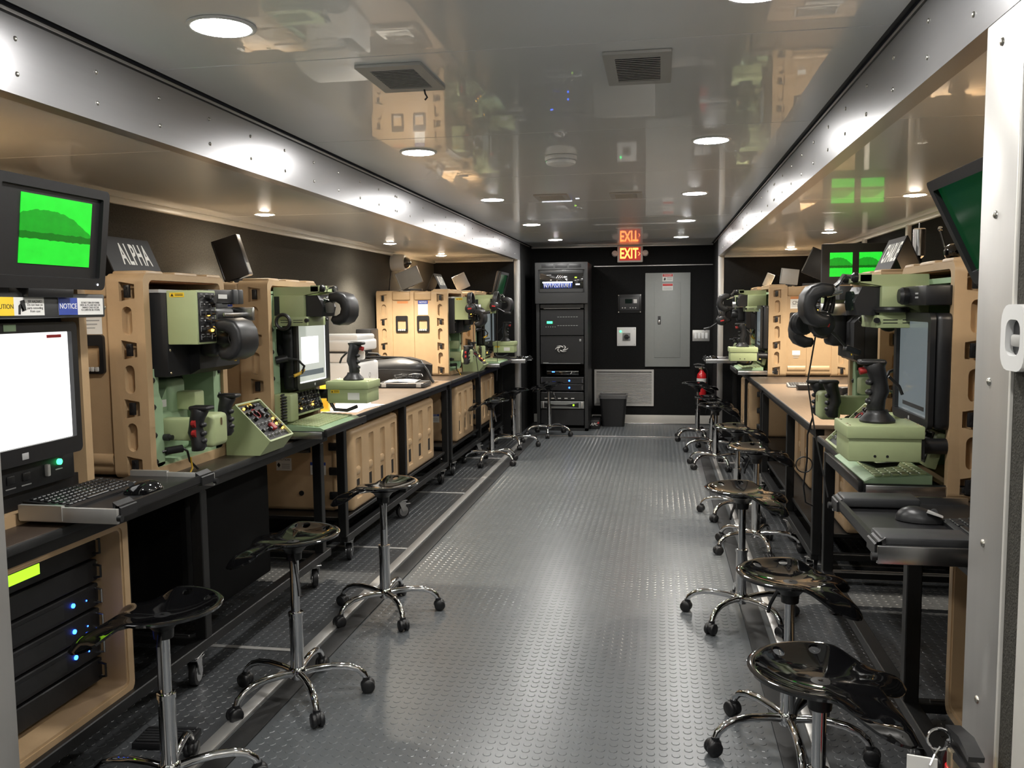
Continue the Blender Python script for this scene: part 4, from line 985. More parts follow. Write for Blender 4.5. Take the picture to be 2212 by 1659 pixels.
def table(x0, x1, y0, y1, z, top, legs, label, casters, s, shelf=None):
    """s: +1 the aisle is towards +x"""
    xf, xb = (x1, x0) if s > 0 else (x0, x1)
    t = thing('work_table', label, 'table', ((x0+x1)/2, (y0+y1)/2, 0), 0, 'work tables'); cx, cy = (x0+x1)/2, (y0+y1)/2
    P = lambda m_: m_
    T = Tr(-cx, -cy, 0)
    tt = MB().rbox(x0, x1, y0, y1, z-.024, z, .005, 3, T).build('table_top', top, t)
    MB().rbox(xf-.004*s if s > 0 else xf-.006, xf+.006 if s > 0 else xf+.004, y0+.004, y1-.004, z-.026, z-.001, .004, 2, T).build('edge_band', 'rubber_black', tt)
    ap = MB()
    for x in (xf-.045*s, xb+.045*s): ap.box(x-.02, x+.02, y0+.03, y1-.03, z-.066, z-.0245, T)
    ap.build('apron', 'frame_black', t)
    for y in legs:
        for x in (xf-.04*s, xb+.04*s):
            lg = MB().rbox(x-.022, x+.022, y-.022, y+.022, .150, z-.066, .003, 1, T)
            for q in (-1, 1): lg.box(x-.004, x+.004, y+q*.0222, y+q*.0224, .15, z-.07, T)
            lg.build('leg', 'frame_black', t)
    b = MB()
    for x in (xf-.04*s, xb+.04*s): b.rbox(x-.024, x+.024, y0+.04, y1-.04, .122, .160, .003, 1, T)
    for y in legs: b.rbox(x0+.05, x1-.05, y-.02, y+.02, .126, .158, .003, 1, T)
    b.build('base_rail', 'frame_black', t)
    g = MB()
    for y in legs: g.box(x0+.1, x1-.1, y-.003, y+.003, .1585, .1615, T)
    g.build('rail_edge', 'steel', t)
    for y in casters:
        for x in (xf-.04*s, xb+.04*s):
            f = link('caster_fork', CASTER[2], t); f.location = (x-cx, y-cy, .002); f.rotation_euler = (0, 0, random.uniform(-.8, .8) + (0 if s > 0 else PI))
            link('wheel', CASTER[0], f); link('wheel_hub', CASTER[1], f)
    if shelf: 
        for a, c_ in shelf: MB().rbox(x0+.05, x1-.035 if s > 0 else x1-.05, a, c_, .225, .245, .003, 1, T).build('lower_shelf', 'frame_black', t)
        st = MB()
        for a, c_ in shelf:
            for y in (a+.03, c_-.03):
                for x in (x0+.08, x1-.08): st.box(x-.015, x+.015, y-.015, y+.015, .16, .225, T)
        st.build('shelf_support', 'frame_black', t)
    return t
table(-2.37, -1.615, 1.74, 4.10, ZT, 'wood_top', (1.80, 2.86, 3.98), 'long black-framed table carrying the ALPHA consoles', (1.95, 2.78, 3.90), 1)
table(-2.37, -1.615, 4.25, 6.58, ZM, 'wood_top_light', (4.30, 5.40, 6.53), 'brown-topped table carrying the white printer', (4.37, 5.31, 6.40), 1, [(4.34, 6.49)])
table(-2.37, -1.615, 6.61, 9.00, ZM, 'wood_top', (6.66, 7.80, 8.95), 'long black-framed table carrying the BRAVO consoles', (6.76, 7.7, 8.85), 1, [(6.70, 8.9)])
table(.715, 1.50, 1.74, 4.07, ZR, 'wood_top', (1.80, 2.70, 4.01), 'long black-framed table carrying the CHARLIE consoles', (1.95, 2.60, 3.90), -1)
table(.715, 1.50, 4.25, 6.44, ZM, 'wood_top_light', (4.30, 5.18, 6.39), 'brown-topped table holding spare keyboards', (4.37, 5.1, 6.29), -1, [(4.34, 6.34)])
table(.715, 1.50, 6.47, 9.00, ZM, 'wood_top', (6.52, 7.70, 8.95), 'long black-framed table carrying the CMD console', (6.63, 7.6, 8.85), -1, [(6.56, 8.9)])

# ================================================================ cases under the tables
def lid_case(loc, rz, L, D_, H_, label, marks=()):
    """closed transit case: x along the table, -y front lid with moulded channels"""
    t = thing('transit_case', label, 'case', loc, rz, 'closed transit cases under the tables')
    MB().rbox(0, L, .10, D_, 0, H_, .025, 3).rbox(-.004, L+.004, .092, .118, .012, H_-.004, .01, 2).build('body', 'tan', t)
    l = MB().rbox(0, L, .0, .088, 0, H_, .025, 3)
    n = max(2, int(L/.2)); wd = L/n; cut = MB()
    for i in range(n): cut.rbox(wd*(i+.28), wd*(i+.72), -.03, .014, H_*.13, H_*.88, .012, 2)
    me = boolean(l, cut, 'lid', 'tan', 30); lid = link('lid', me, t)
    for i in range(n):
        MB().rbox(wd*(i+.28)+.006, wd*(i+.72)-.006, .002, .03, H_*.42, H_*.52, .012, 2).build('lid_rib', 'tan', lid)
        MB().box(wd*(i+.33), wd*(i+.67), .0125, .0138, H_*.17, H_*.36).build('print_label', 'black_matte', lid)
    lm = MB().rbox(-.012, .004, .06, .135, -.022, .022, .005).rbox(-.018, -.01, .075, .12, -.014, .014, .004).mesh('latch', 'black_plastic')
    for x, a in ((0, 0), (L, PI)):
        for z in (H_*.2, H_*.5, H_*.8):
            o = link('latch', lm, t); o.location = (x, 0 if a == 0 else .195, z); o.rotation_euler = (0, 0, a)
    for X in marks:
        kind, y, z = X
        T = frame((-.0006, y, z), (0, -1, 0), (0, 0, 1))
        p = MB().box(-.045, .045, -.035, .035, 0, .0008, T).build('paper_label', 'label_white', t)
        if kind == 'NOTICE': MB().box(-.045, .045, .018, .035, .0008, .0013, T).build('title_band', 'label_blue', p)
        text(kind, .016, 'ink_white' if kind == 'NOTICE' else 'ink_black', p, T @ Tr(0, .026, .0014))
        if kind == 'CAUTION': MB().prism([(-.03, -.02), (-.02, -.005), (-.03, .01), (-.04, -.005)], .0008, .0013, 'z', T).build('pictogram', 'ink_black', p)
        for i in range(3): MB().box(-.012 if kind == 'CAUTION' else -.035, .035, -.022+.010*i, -.018+.010*i, .0008, .0012, T).build('text_line', 'ink_grey', p)
    MB().lathe([(0, 0), (.014, 0), (.014, .005), (0, .005)], 14, Tr(-.0005, .30, H_*.22) @ Ry(-PI/2)).build('pressure_valve', 'black_plastic', t)
    h = MB().rbox(-.006, .002, .24, .36, H_*.72, H_*.86, .004).build('handle_plate', 'black_plastic', t)
    MB().tube([(-.006, .25, H_*.74), (-.018, .27, H_*.74), (-.018, .33, H_*.74), (-.006, .35, H_*.74)], .007, 8).build('grip', 'black_rubber', h)
    return t
lid_case((-1.655, 4.46, .245), LA, .84, .60, .455, 'closed tan case under the printer table, with CAUTION sheet on its end', (('CAUTION', .40, .26), ('NOTICE', .2, .24)))
lid_case((-1.655, 5.46, .245), LA, .74, .60, .455, 'closed tan case under the printer table, farther along the shelf')
lid_case((-1.655, 6.95, .245), LA, .64, .60, .46, 'closed tan case with paper sheets under the BRAVO table, first along', (('NOTICE', .2, .2),))
lid_case((-1.655, 7.95, .245), LA, .66, .60, .46, 'closed tan case under the BRAVO table, farther along', ())
lid_case((.895, 6.15, .245), RA, .78, .56, .455, 'closed tan case under the keyboard table, next to the CMD table', ())
lid_case((.895, 5.05, .245), RA, .72, .56, .455, 'closed tan case under the keyboard table, before the other one', (('CAUTION', .3, .26),))
lid_case((.755, 8.30, .245), RA, .80, .60, .455, 'closed tan case under the CMD table')

def server_case(loc, rz, label, lit):
    """open-front rack case, x along the table"""
    t = thing('server_case', label, 'server case', loc, rz, 'rack cases under the near tables')
    W_, H_, D_ = .56, .555, .58
    m = MB().ring(rrect(0, W_, 0, H_, .025), rrect(.028, W_-.028, .026, H_-.03, .018), 0, D_-.02); m.box(.01, W_-.01, D_-.03, D_, .01, H_-.01)
    m.build('shell', 'tan', t, 30)
    fr = MB().ring(rrect(-.008, W_+.008, -.006, H_+.006, .03), rrect(.02, W_-.02, .018, H_-.022, .02), -.004, .05).build('rim', 'tan', t, 30)
    units = [(.045, .075, 'u'), (.125, .075, 's'), (.205, .075, 's'), (.285, .075, 's'), (.365, .07, 'p'), (.44, .08, 'g')]
    for z, h, k in units:
        u = MB().rbox(.038, W_-.038, .075, .45, z, z+h-.004, .003, 1).build('server_unit', 'black_matte', t)
        for x in (.055, W_-.055): MB().tube([(x, .075, z+.012), (x, .052, z+.016), (x, .052, z+h-.02), (x, .075, z+h-.016)], .004, 6).build('handle', 'steel' if k == 's' else 'black_plastic', u)
        if k == 's':
            MB().box(.10, .36, .0735, .0752, z+.012, z+h-.018).build('grille', 'black_plastic', u)
            if lit:
                MB().cyl((.40, .0752, z+h*.5), (.40, .071, z+h*.5), .007, n=12).build('blue_lamp', 'led_blue', u)
                MB().box(.46, .464, .0735, .0752, z+.03, z+.034).build('status_lamp', 'led_blue', u)
        if k == 'g' and lit: MB().box(.09, .27, .0732, .0752, z+.022, z+.052).build('display', 'led_lime', u)
        for q in range(2): MB().cyl((W_-.045, .075, z+.012+q*.045), (W_-.045, .071, z+.012+q*.045), .004, n=8).build('screw', 'screw', u)
    return t
server_case((-1.655, 1.86, .160), LA, 'tan rack case of black servers with blue lamps under the ALPHA table', True)
server_case((.845, 2.64, .160), RA, 'tan rack case edge behind the near right post', False)
for (x, y, l_) in ((-2.02, 3.35, 'black equipment box on the floor rail under the ALPHA table'),):
    t = thing('equipment_box', l_, 'box', (x, y, .160))
    MB().rbox(-.26, .26, -.40, .30, 0, .50, .01).build('body', 'void_black', t)
    MB().rbox(-.24, .24, -.404, -.399, .02, .48, .003).build('panel', 'void_black', t)
t = thing('equipment_box', 'flat black equipment box standing next to the blue-lamp servers', 'box', (-2.0, 2.60, .160))
MB().rbox(-.30, .16, -.11, .12, 0, .50, .01).build('body', 'void_black', t); MB().rbox(.159, .164, -.09, .10, .02, .48, .002).build('panel', 'void_black', t)

# ================================================================ stools
def seat_mesh():
    n, m_ = 96, 18
    def rim(th):
        c, s = math.cos(th), math.sin(th)
        a = abs((th+PI) % (2*PI) - PI)          # 0 at front, pi at back
        ad = math.degrees(a)
        r1 = .158/max(math.sin(a), .08) if ad < 90 else .160      # straight sides running out to the front corners
        r2 = .135 + .118*(ad/38)**1.6                               # front edge, hollow in the middle
        r = ((1/r1)**9 + (1/r2)**9)**(-1/9) if ad < 90 else .160
        k_ = min(1, max(0, (ad-38)/46)); k_ = k_*k_*(3-2*k_)
        z = -.050*(1-k_)*(1-.75*math.exp(-(ad/20)**2)) + .028*k_
        return r, z
    vs_ = [(0, 0, -.008)]; fs = []
    for j in range(1, m_+1):
        q = j/m_
        for i in range(n):
            th = 2*PI*i/n; r, z = rim(th); c = math.cos(th)
            zz = z*(q**4.5 if z < 0 else q**2.8) - .012*(1-q*q) - (.012*((q-.90)/.10)**2 if q > .90 else 0)
            vs_.append((r*q*c, r*q*math.sin(th), zz))
    for i in range(n): fs.append((0, 1+i, 1+(i+1) % n))
    for j in range(m_-1):
        for i in range(n): fs.append((1+j*n+i, 1+(j+1)*n+i, 1+(j+1)*n+(i+1) % n, 1+j*n+(i+1) % n))
    # thickness
    N = len(vs_); th_ = .007
    allv = vs_ + [(x*.985, y*.985, z-th_) for x, y, z in vs_]
    allf = fs + [tuple(N+k for k in reversed(f)) for f in fs]
    o = 1+(m_-1)*n
    for i in range(n): allf.append((o+i, N+o+i, N+o+(i+1) % n, o+(i+1) % n))
    mb = MB(); mb.v = allv; mb.f = allf
    cut = MB()
    for deg, q, rr in ((180, .80, .014), (180-43, .80, .014), (180+43, .80, .014), (180-84, .80, .014), (180+84, .80, .014)):
        a = math.radians(deg); cut.cyl((.160*q*math.cos(a), .160*q*math.sin(a), -.06), (.160*q*math.cos(a), .160*q*math.sin(a), .09), rr, n=18)
    return boolean(mb, cut, 'seat', 'black_gloss', 50)
SEAT = seat_mesh()
LEGM = MB().tube([(.02, 0, .095), (.06, 0, .102), (.12, 0, .106), (.17, 0, .102), (.205, 0, .090), (.228, 0, .070), (.236, 0, .052)], [.013, .0125, .0125, .0125, .012, .012, .011], 12).mesh('leg', 'chrome', 60)
def caster_stool():
    m = MB()
    for s in (-1, 1): m.lathe([(0, -.008), (.022, -.008), (.0245, -.004), (.0245, .004), (.022, .008), (0, .008)], 16, Tr(.242, .0125*s, .0245) @ Rx(PI/2))
    m.ball((.240, 0, .030), .025, .018, .023, 14, 8); m.cyl((.236, 0, .045), (.236, 0, .058), .013)
    return m.mesh('caster', 'black_plastic', 60)
CASTM = caster_stool()
HUBM = MB().lathe([(0, .075), (.026, .075), (.030, .085), (.030, .108), (.024, .116), (.020, .118), (0, .118)], 18).mesh('hub', 'chrome', 50)
SHEATH = MB().lathe([(0, .112), (.0235, .112), (.0235, .30), (.026, .30), (.026, .312), (.019, .314), (0, .314)], 18).mesh('outer_column', 'chrome', 50)
def stool(x, y, h, face, base, label):
    t = thing('stool', label, 'stool', (x, y, 0), face, 'black tractor-seat stools')
    s = link('seat', SEAT, t); s.location = (0, 0, h)
    MB().lathe([(.0, -.075), (.026, -.075), (.028, -.05), (.045, -.03), (.075, -.016), (0, -.010)], 18, Tr(0, 0, h)).build('seat_mount', 'black_plastic', t)
    MB().cyl((0, 0, .30), (0, 0, h-.06), .0155, n=16).build('gas_column', 'chrome', t, 50)
    link('outer_column', SHEATH, t)
    MB().tube([(0, .02, h-.055), (-.03, .09, h-.07), (-.05, .13, h-.13), (-.055, .14, h-.16)], .006, 6).build('height_lever', 'black_plastic', t)
    link('hub', HUBM, t)
    for k in range(5):
        l = link('leg', LEGM, t); l.rotation_euler = (0, 0, base - face + 2*PI*k/5)
        link('caster', CASTM, l)
D = math.radians
for x, y, h, f, b, lab in (
    (-1.335, 2.10, .545, (PI+.05)+.05, D(35), 'black stool in front of the blue-lamp servers'),
    (-1.245, 2.756, .575, (PI+.05)+.1, D(20), 'black stool in front of the ALPHA sign console'),
    (-1.205, 3.617, .580, (PI+.05)-.1, D(18), 'black stool in front of the bright-screen console'),
    (-1.447, 7.354, .545, (PI+.05)+.05, D(-30), 'black stool in front of the BRAVO sign console'),
    (-1.405, 8.265, .55, (PI+.05)-.15, D(5), 'black stool in front of the second BRAVO console'),
    (-1.153, 9.05, .545, (PI+.05)+.2, D(-15), 'black stool beside the equipment rack'),
    (.360, 1.96, .530, (-.12)-.05, D(-150), 'black stool beside the near right post tray'),
    (.395, 2.66, .535, (-.12)+.05, D(-160), 'black stool in front of the green joystick box'),
    (.355, 3.761, .565, (-.12)+.0, D(-125), 'black stool in front of the CHARLIE sign console'),
    (.533, 4.873, .565, (-.12)+.1, D(-150), 'black stool at the near end of the keyboard table'),
    (.500, 5.662, .57, (-.12)+.1, D(-130), 'black stool at the middle of the keyboard table'),
    (.473, 7.398, .515, (-.12)+.05, D(-140), 'black stool in front of the CMD console'),
    (.485, 8.164, .50, (-.12)+.1, D(-170), 'black stool next past the CMD console'),
    (.385, 8.893, .565, (-.12)-.1, D(-145), 'black stool before the wall fire extinguisher')):
    stool(x, y, h, f, b, lab)
# ================================================================ equipment rack at the back wall
t = thing('equipment_rack', 'tall black equipment rack with network gear, audio amplifier and blue lamps', 'rack', (-1.05, 9.40, 0))
HW = .282
m = MB(); m.rbox(-HW, HW, 0.0, .58, 1.70, 1.842, .006)
for x0, x1 in ((-HW, -HW+.035), (HW-.035, HW)): m.box(x0, x1, .0, .58, .0, 1.70)
m.box(-HW, HW, .55, .58, 0, 1.70); m.box(-HW, HW, .0, .58, .0, .03)
m.build('cabinet', 'rack_grey', t)
MB().rbox(-HW-.004, HW+.004, -.03, .0, 1.40, 1.842, .006).ring(rrect(-HW-.004, HW+.004, 1.40, 1.842, .006, 3), rrect(-HW+.03, HW-.03, 1.515, 1.765, .004, 3), -.045, -.028).build('top_hood', 'rack_grey', t)
for i in range(3): MB().rbox(-.215+.15*i, -.085+.15*i, -.047, -.0445, 1.785, 1.825, .002).build('vent_mesh', 'black_matte', t)
def unit(z0, z1, m='black_matte', x=.238, y=.0, name='rack_unit', y1=.4):
    return MB().rbox(-x, x, y, y1, z0+.002, z1-.002, .003, 1).build(name, m, t)
u = MB().rbox(-.235, .235, -.036, -.029, 1.52, 1.76, .003).build('glass_door', 'smoke_glass', t)
MB().rbox(-.235, .235, -.0385, -.0355, 1.722, 1.758, .002).build('door_top', 'rack_grey', u)
MB().box(-.235, .235, -.0385, -.0355, 1.522, 1.558).build('door_foot', 'rack_grey', u)
for k_ in range(5): MB().prism([(-.06+.022*k_, 1.672), (-.052+.022*k_, 1.672), (-.030+.022*k_, 1.706-.004*k_), (-.036+.022*k_, 1.706-.004*k_)], -.0372, -.0360, 'y').build('logo_stroke', 'ink_grey', u)
MB().box(-.16, -.11, -.0368, -.0358, 1.705, 1.709).build('marking', 'ink_grey', u)
MB().box(.145, .168, -.037, -.0358, 1.672, 1.684).build('status_lamp', 'led_lime', u)
pp = MB().box(-.205, .120, -.0372, -.0358, 1.620, 1.634).build('patch_light', 'led_white', u)
cb = MB(); rnd = random.Random(3)
for i in range(40):
    x = -.19+.0078*i; cb.tube([(x, -.036, 1.622), (x+rnd.uniform(-.004, .004), -.046, 1.60), (x+rnd.uniform(-.01, .01), -.040, 1.565)], .0028, 5)
o = cb.build('patch_cables', 'label_blue', u); o['kind'] = 'stuff'
cb = MB()
for i in range(16):
    x = -.19+.019*i; cb.tube([(x, -.037, 1.620), (x+rnd.uniform(-.006, .006), -.050, 1.60), (x+rnd.uniform(-.01, .01), -.044, 1.575)], .0026, 5)
o = cb.build('patch_cables', 'paper', u); o['kind'] = 'stuff'
MB().box(.155, .20, -.0375, -.0358, 1.598, 1.610).build('port_light', 'led_white', u)
a = unit(1.345, 1.395, 'rack_grey'); MB().box(-.2, .2, -.004, .0, 1.342, 1.348).build('shelf_edge', 'grey_light', a)
a = unit(1.05, 1.335)
MB().box(-.165, -.105, -.003, .001, 1.182, 1.206).build('display', 'led_green', a)
for z in (1.25, 1.155):
    for i in range(8): MB().box(-.05+.029*i, -.030+.029*i, -.003, .001, z, z+.006).build('button', 'grey_panel', a)
for i in range(5): MB().cyl((-.175+.025*i, .0, 1.145), (-.175+.025*i, -.004, 1.145), .005, n=8).build('knob', 'grey_panel', a)
a = unit(.735, 1.045); 
MB().box(-.23, .23, -.003, .001, 1.038, 1.044).build('edge_strip', 'rack_grey', a)
for k in range(6):      # swirl emblem
    pts = []
    for i in range(7):
        th = k*PI/3 + i*.22; r = .022 + .0055*i; pts.append((-.005+r*1.35*math.cos(th), -.003, .905+r*.72*math.sin(th)))
    MB().tube(pts, [.0075, .009, .009, .008, .006, .004, .002], 6).build('emblem', 'grey_light', a)
MB().rbox(.19, .21, -.004, .001, .985, 1.012, .003).build('badge', 'grey_panel', a)
MB().box(-.21, .20, -.004, .001, .742, .747).box(-.21, -.15, -.005, .0, .745, .755).build('edge_strip', 'grey_panel', a)
a = MB().rbox(-.17, .18, .02, .35, .615, .66, .004).build('disc_player', 'black_gloss', t)
MB().box(-.115, -.085, .017, .0205, .645, .655).build('blue_lamp', 'led_blue', a)
MB().box(-.17, .18, .0185, .0205, .655, .6595).build('trim_line', 'grey_panel', a)
MB().tube([(.10, .015, .66), (.105, .012, .645), (.095, .01, .635), (.09, .012, .625)], .004, 6).build('cable', 'grey_light', a)
for z in (.52, .443):
    a = unit(z, z+.075); MB().cyl((.078, .0, z+.035), (.078, -.005, z+.035), .009, n=12).build('blue_lamp', 'led_blue', a)
    MB().box(.06, .18, -.003, .001, z+.058, z+.063).build('drive_slot', 'rack_grey', a)
    for x in (-.225, .222): MB().tube([(x, 0, z+.012), (x, -.02, z+.016), (x, -.02, z+.058), (x, 0, z+.062)], .004, 6).build('handle', 'steel', a)
a = unit(.335, .43, 'rack_grey')
for i in range(5): MB().box(-.195+.073*i, -.160+.073*i, -.003, .001, .355, .364).build('label_strip', 'label_white', a)
sw = MB()
for i in range(24): sw.box(-.20+.0165*i, -.193+.0165*i, -.004, .001, .341, .349)
o = sw.build('port_row', 'black_plastic', a); o['kind'] = 'stuff'
a = unit(.245, .33, 'grey_panel', y=-.004)
MB().prism([(-.20, .262), (-.08, .275), (.04, .275), (.18, .262), (.18, .312), (.04, .290), (-.08, .290), (-.20, .312)], -.012, -.003, 'y').build('wave_grille', 'black_plastic', a)
for x in (-.222, .205): MB().rbox(x, x+.022, -.022, -.003, .25, .325, .008, 3).build('handle', 'aluminium_grey', a)
MB().cyl((.125, -.004, .287), (.125, -.014, .287), .011, n=14).build('power_lamp', 'led_lime', a)
unit(.06, .24, 'black_matte')
text('APC', .035, 'ink_white', t, frame((HW-.005, -.03, .055), (1, 0, 0), (0, 0, 1)), shear=.3, name='logo') if False else None
p = MB().rbox(HW+.002, HW+.006, .02, .45, .015, .10, .002).build('side_badge', 'black_plastic', t)
u2 = thing('power_backup', 'black backup power unit with white lettering beside the rack', 'power supply', (-.715, 9.55, 0))
MB().rbox(-.045, .06, .02, .42, .001, .10, .006).build('body', 'black_plastic', u2)
text('APC', .045, 'ink_white', u2, frame((.0, .0195, .052), (1, 0, 0), (0, 0, 1)), shear=.3, name='logo')
MB().prism([(.035, .06), (.055, .06), (.060, .08), (.040, .08)], .0188, .0202, 'y').build('red_mark', 'label_red', u2)

# ================================================================ printer, bag and papers on the printer table
t = thing('printer', 'white office printer and scanner on the brown table', 'printer', (-2.165, 5.70, ZM))
m = MB(); m.rbox(-.20, .195, -.20, .19, .0, .21, .02, 3); b = m.build('body', 'white_plastic', t)
MB().rbox(-.20, .10, -.195, .185, .2105, .275, .012, 3).build('middle_section', 'white_plastic', b)
m = MB(); m.rbox(-.205, .185, -.205, .195, .285, .36, .018, 3); m.rbox(-.20, .175, -.18, .18, .355, .395, .015, 2); s = m.build('scanner_lid', 'white_plastic', t)
MB().box(-.19, .09, -.19, .18, .274, .287).build('paper_gap', 'dark_grey', b)
MB().rbox(.11, .18, -.17, .16, .2095, .2125, .001, 1).build('output_slot', 'dark_grey', b)
MB().torus((.1955, -.01, .115), .017, .0022, 'x', 20, 6).build('round_logo', 'ink_grey', b)
MB().box(0.1945, .1957, -.18, .17, .062, .064).build('drawer_seam', 'dark_grey', b)
MB().rbox(.10, .30, -.20, .1, .215, .245, .004).build('control_panel', 'white_plastic', b) if False else None
t = thing('yellow_folder', 'yellow folder edge between the screen console and printer', 'folder', (-1.93, 4.55, ZM))
MB().rbox(-.10, .12, -.03, .0, .002, .17, .003).build('cover', 'yellow_plastic', t); MB().box(-.098, .118, -.028, -.002, .002, .172).build('sheets', 'paper', t)
t = thing('paper_sheets', 'white sheets of paper on the brown table before the printer', 'paper', (-1.76, 4.66, ZM+.0005))
for k, (dx, dy, a) in enumerate(((0, 0, .1), (.02, .12, -.2), (-.03, .20, .35))):
    MB().box(-.105, .105, -.148, .148, .0012*k, .0012*k+.0009, Tr(dx, dy, 0) @ Rz(a)).build('sheet', 'paper', t)
t = thing('carry_bag', 'soft black carry bag with strap beside the printer', 'bag', (-2.03, 6.40, ZM))
m = MB(); n, k = 28, 9; vs_ = []
for i in range(k):
    a = i/(k-1)
    for q in range(n):
        th = 2*PI*q/n; c, s_ = math.cos(th), math.sin(th)
        e = 4.5
        rr = (abs(c)**e+abs(s_)**e)**(-1/e); fac = (1-.06*(1-a)**3)*(1 if a < .6 else 1-.55*((a-.6)/.4)**2.2)
        vs_.append((.30*rr*c*fac + (.02 if a > .7 else 0), .165*rr*s_*fac, .003+.185*a + .008*math.sin(3*th+a*5)*(a > .3)))
m.add(vs_, [(i*n+q, i*n+(q+1) % n, (i+1)*n+(q+1) % n, (i+1)*n+q) for i in range(k-1) for q in range(n)] + [tuple(range(n-1, -1, -1)), tuple((k-1)*n+q for q in range(n))])
m.build('bag_body', 'black_rubber', t, 60)
MB().tube([(-.28, -.08, .15), (-.2, -.06, .2), (-.08, -.05, .2), (.1, -.06, .195), (.25, -.09, .17), (.31, -.12, .10), (.345, -.13, .03), (.36, -.13, .012)], .010, 6).build('strap', 'black_rubber', t)
MB().tube([(-.25, .05, .17), (-.2, .03, .225), (-.13, .03, .22), (-.1, .05, .185)], .010, 6).build('handle', 'black_rubber', t)
MB().tube([(-.28, -.162, .11), (0, -.170, .112), (.27, -.162, .105)], .004, 6).build('zipper', 'dark_grey', t)
t = thing('laptop', 'closed silver laptop under loose black cables', 'laptop', (-1.83, 6.06, ZM), .05)
MB().rbox(-.17, .17, -.12, .12, .004, .028, .004).build('base', 'dark_grey', t)
MB().rbox(-.17, .165, -.12, .12, .0285, .038, .004).build('lid', 'steel', t)
for x in (-.145, .11): MB().rbox(x, x+.035, -.124, -.118, .006, .032, .002).build('hinge', 'grey_light', t)
t = thing('loose_papers', 'crumpled white papers on the closed laptop', 'paper', (-1.83, 6.06, ZM+.039))
MB().add([(-.13, -.10, 0), (-.02, -.11, .008), (.10, -.09, .001), (-.12, .0, .012), (0, .01, .003), (.11, .02, .012), (-.12, .09, .002), (-.01, .10, .010), (.1, .09, .003)], [(0, 1, 4, 3), (1, 2, 5, 4), (3, 4, 7, 6), (4, 5, 8, 7)]).build('sheet', 'paper', t, 10)
t = thing('cable_bundle', 'tangled thin black cables on the laptop', 'cable', (-1.81, 6.06, ZM+.052))
rnd = random.Random(5)
for k in range(4):
    pts = []; a0 = rnd.uniform(0, 6)
    for i in range(26):
        a = a0 + i*.55; r = .035+.03*rnd.random(); pts.append((.02*k-.03+r*1.5*math.cos(a), r*math.sin(a), .006+.025*abs(math.sin(i*.7+k))+.003*k))
    MB().tube(pts, .003, 5).build('cable', 'black_rubber', t)
# spare keyboards on the right middle table
keyboard((1.02, 6.22, ZM), -.05, 'pale grey wrapped keyboard at the far end of the brown table', 14, 'grey_slab')
keyboard((1.16, 5.45, ZM), -1.9, 'pale grey keyboard beside the hand grips', 14, 'grey_slab')
t = thing('small_device', 'flat black network device on the brown table', 'device', (1.04, 6.0, ZM), .05)
MB().rbox(-.13, .13, -.035, .035, .002, .035, .004).build('body', 'black_plastic', t); MB().rbox(-.12, .12, -.030, .030, .0345, .0365, .001, 1).build('top', 'grey_slab', t)
t = thing('stapler_box', 'small black adapter box beside the spare keyboard', 'adapter', (1.17, 5.68, ZM), .3)
MB().rbox(-.06, .06, -.04, .04, .001, .05, .008).build('body', 'black_plastic', t); MB().tube([(.06, 0, .02), (.12, .05, .006), (.2, .03, .006), (.27, .12, .006)], .003, 5).build('cord', 'black_rubber', t)

# dome cameras on the left wall, speaker behind the printer
def dome(y, z, label):
    t = thing('dome_camera', label, 'camera', (SL, y, z), 0, 'dome cameras')
    MB().lathe([(0, 0), (.075, 0), (.078, .02), (.075, .11), (.068, .125), (0, .125)], 28, Ry(PI/2)).build('housing', 'white_plastic', t)
    MB().lathe([(.052, .1255), (.050, .145), (.038, .165), (.018, .175), (0, .177)], 24, Ry(PI/2)).build('dome', 'smoke_glass', t)
dome(7.62, 1.775, 'white dome camera high on the left wall, near the BRAVO sign')
dome(3.15, 1.775, 'white dome camera on the left wall behind the green picture screen')
t = thing('wall_cable', 'thin black cable hanging on the wall under the dome camera', 'cable', (SL, 7.5, 1.50))
MB().tube([(.02, .02, .20), (.015, .0, .12), (.02, -.05, .0)], .006, 6).build('cord', 'black_rubber', t)
t = thing('wall_speaker', 'dark box speaker on the left wall behind the printer', 'speaker', (SL, 6.72, .98))
MB().rbox(.001, .12, -.10, .10, 0, .22, .006).build('cabinet', 'black_matte', t); MB().rbox(.12, .125, -.09, .09, .01, .21, .002).build('grille', 'black_plastic', t)
# near right foreground
t = extinguisher((.534, 1.605, .19), -PI/2, 'red fire extinguisher with ring pin and paper tag at the near right post', True)
MB().rbox(.03, .034, -.085, -.035, .24, .36, .001, 1, Rz(-.2)).build('inspection_tag', 'paper', t)
MB().rbox(.0342, .0352, -.080, -.045, .26, .30, .0004, 1, Rz(-.2)).build('tag_print', 'label_red', t)
MB().tube([(.0, -.03, .37), (.02, -.045, .365), (.03, -.055, .35)], .002, 5).build('tag_wire', 'steel', t)
MB().rbox(-.03, .03, .0545, .0575, .10, .22, .001, 1).build('wall_bracket', 'black_plastic', t)
MB().prism([(.0, .30), (.035, .335), (.06, .345), (.06, .33), (.04, .32), (.01, .285)], .02, .05, 'y').build('yellow_strap', 'label_yellow', t)
t = thing('door_handle', 'white rounded door handle plate on the near right wall', 'door handle', (XR+.002, 1.545, 1.247), RA)
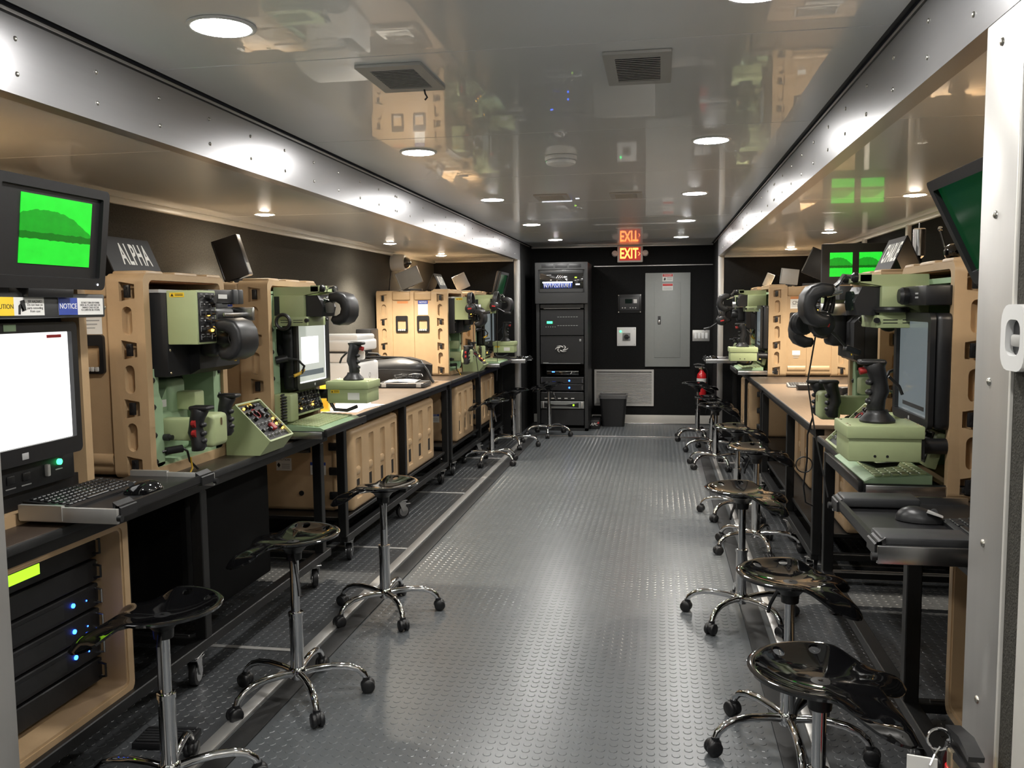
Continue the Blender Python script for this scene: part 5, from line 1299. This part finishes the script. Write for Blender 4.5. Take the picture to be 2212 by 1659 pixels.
MB().ring(rrect(-.05, .05, 0, .11, .03), rrect(-.03, .03, .025, .085, .02), -.02, 0, 'y').build('bezel', 'white_plastic', t)
MB().rbox(-.031, .031, -.008, -.001, .023, .087, .004).build('recess', 'dark_grey', t)
MB().rbox(-.02, .02, -.016, -.007, .04, .06, .004).build('lever', 'grey_light', t)
t = thing('steel_canister', 'small brushed steel canister on a black stand behind the CHARLIE sign', 'canister', (1.115, 4.05, ZR+CH_))
MB().lathe([(0, 0), (.03, 0), (.03, .012), (.014, .02), (.014, .07), (.026, .08), (0, .082)], 18).build('stand', 'black_gloss', t)
MB().lathe([(0, .082), (.026, .082), (.026, .195), (.022, .20), (0, .20)], 20).build('cylinder', 'steel', t)
MB().cyl((0, 0, .20), (0, 0, .225), .004).build('spigot', 'steel', t)
t = thing('clamp_cluster', 'glossy black clamp with chrome screws beside the steel canister', 'clamp', (1.17, 3.78, ZR+CH_))
MB().rbox(-.03, .03, -.04, .04, 0, .05, .01, 2).ball((0, 0, .08), .035).cyl((0, 0, .04), (.03, 0, .16), .012).ball((.03, 0, .165), .022).build('body', 'black_gloss', t, 60)
MB().cyl((-.03, 0, .10), (-.05, 0, .17), .005).ball((-.05, 0, .175), .010).build('clamp_screw', 'chrome', t)

# ================================================================ last small things
t = thing('foot_pedal', 'ribbed black foot pedal on the floor beside the nearest left stool', 'pedal', (-1.53, 2.40, .0015), .1)
MB().rbox(-.09, .09, -.055, .055, 0, .022, .006).build('base', 'black_plastic', t)
for i in range(6): MB().rbox(-.08, .08, -.046+.0165*i, -.036+.0165*i, .0215, .028, .002, 1).build('rib', 'black_rubber', t)
t = thing('hanging_cable', 'thin black cable drooping from the CHARLIE hand grips to the table frame', 'cable', (.66, 3.95, .45))
MB().tube([(.0, -.05, .42), (-.015, -.02, .34), (-.012, .0, .22), (-.02, .03, .10), (-.005, .06, .02), (.03, .08, .0)], .004, 6).build('cord', 'black_rubber', t)
MB().torus((-.022, .012, .20), .035, .003, 'y', 20, 6).build('cord_loop', 'black_rubber', t)
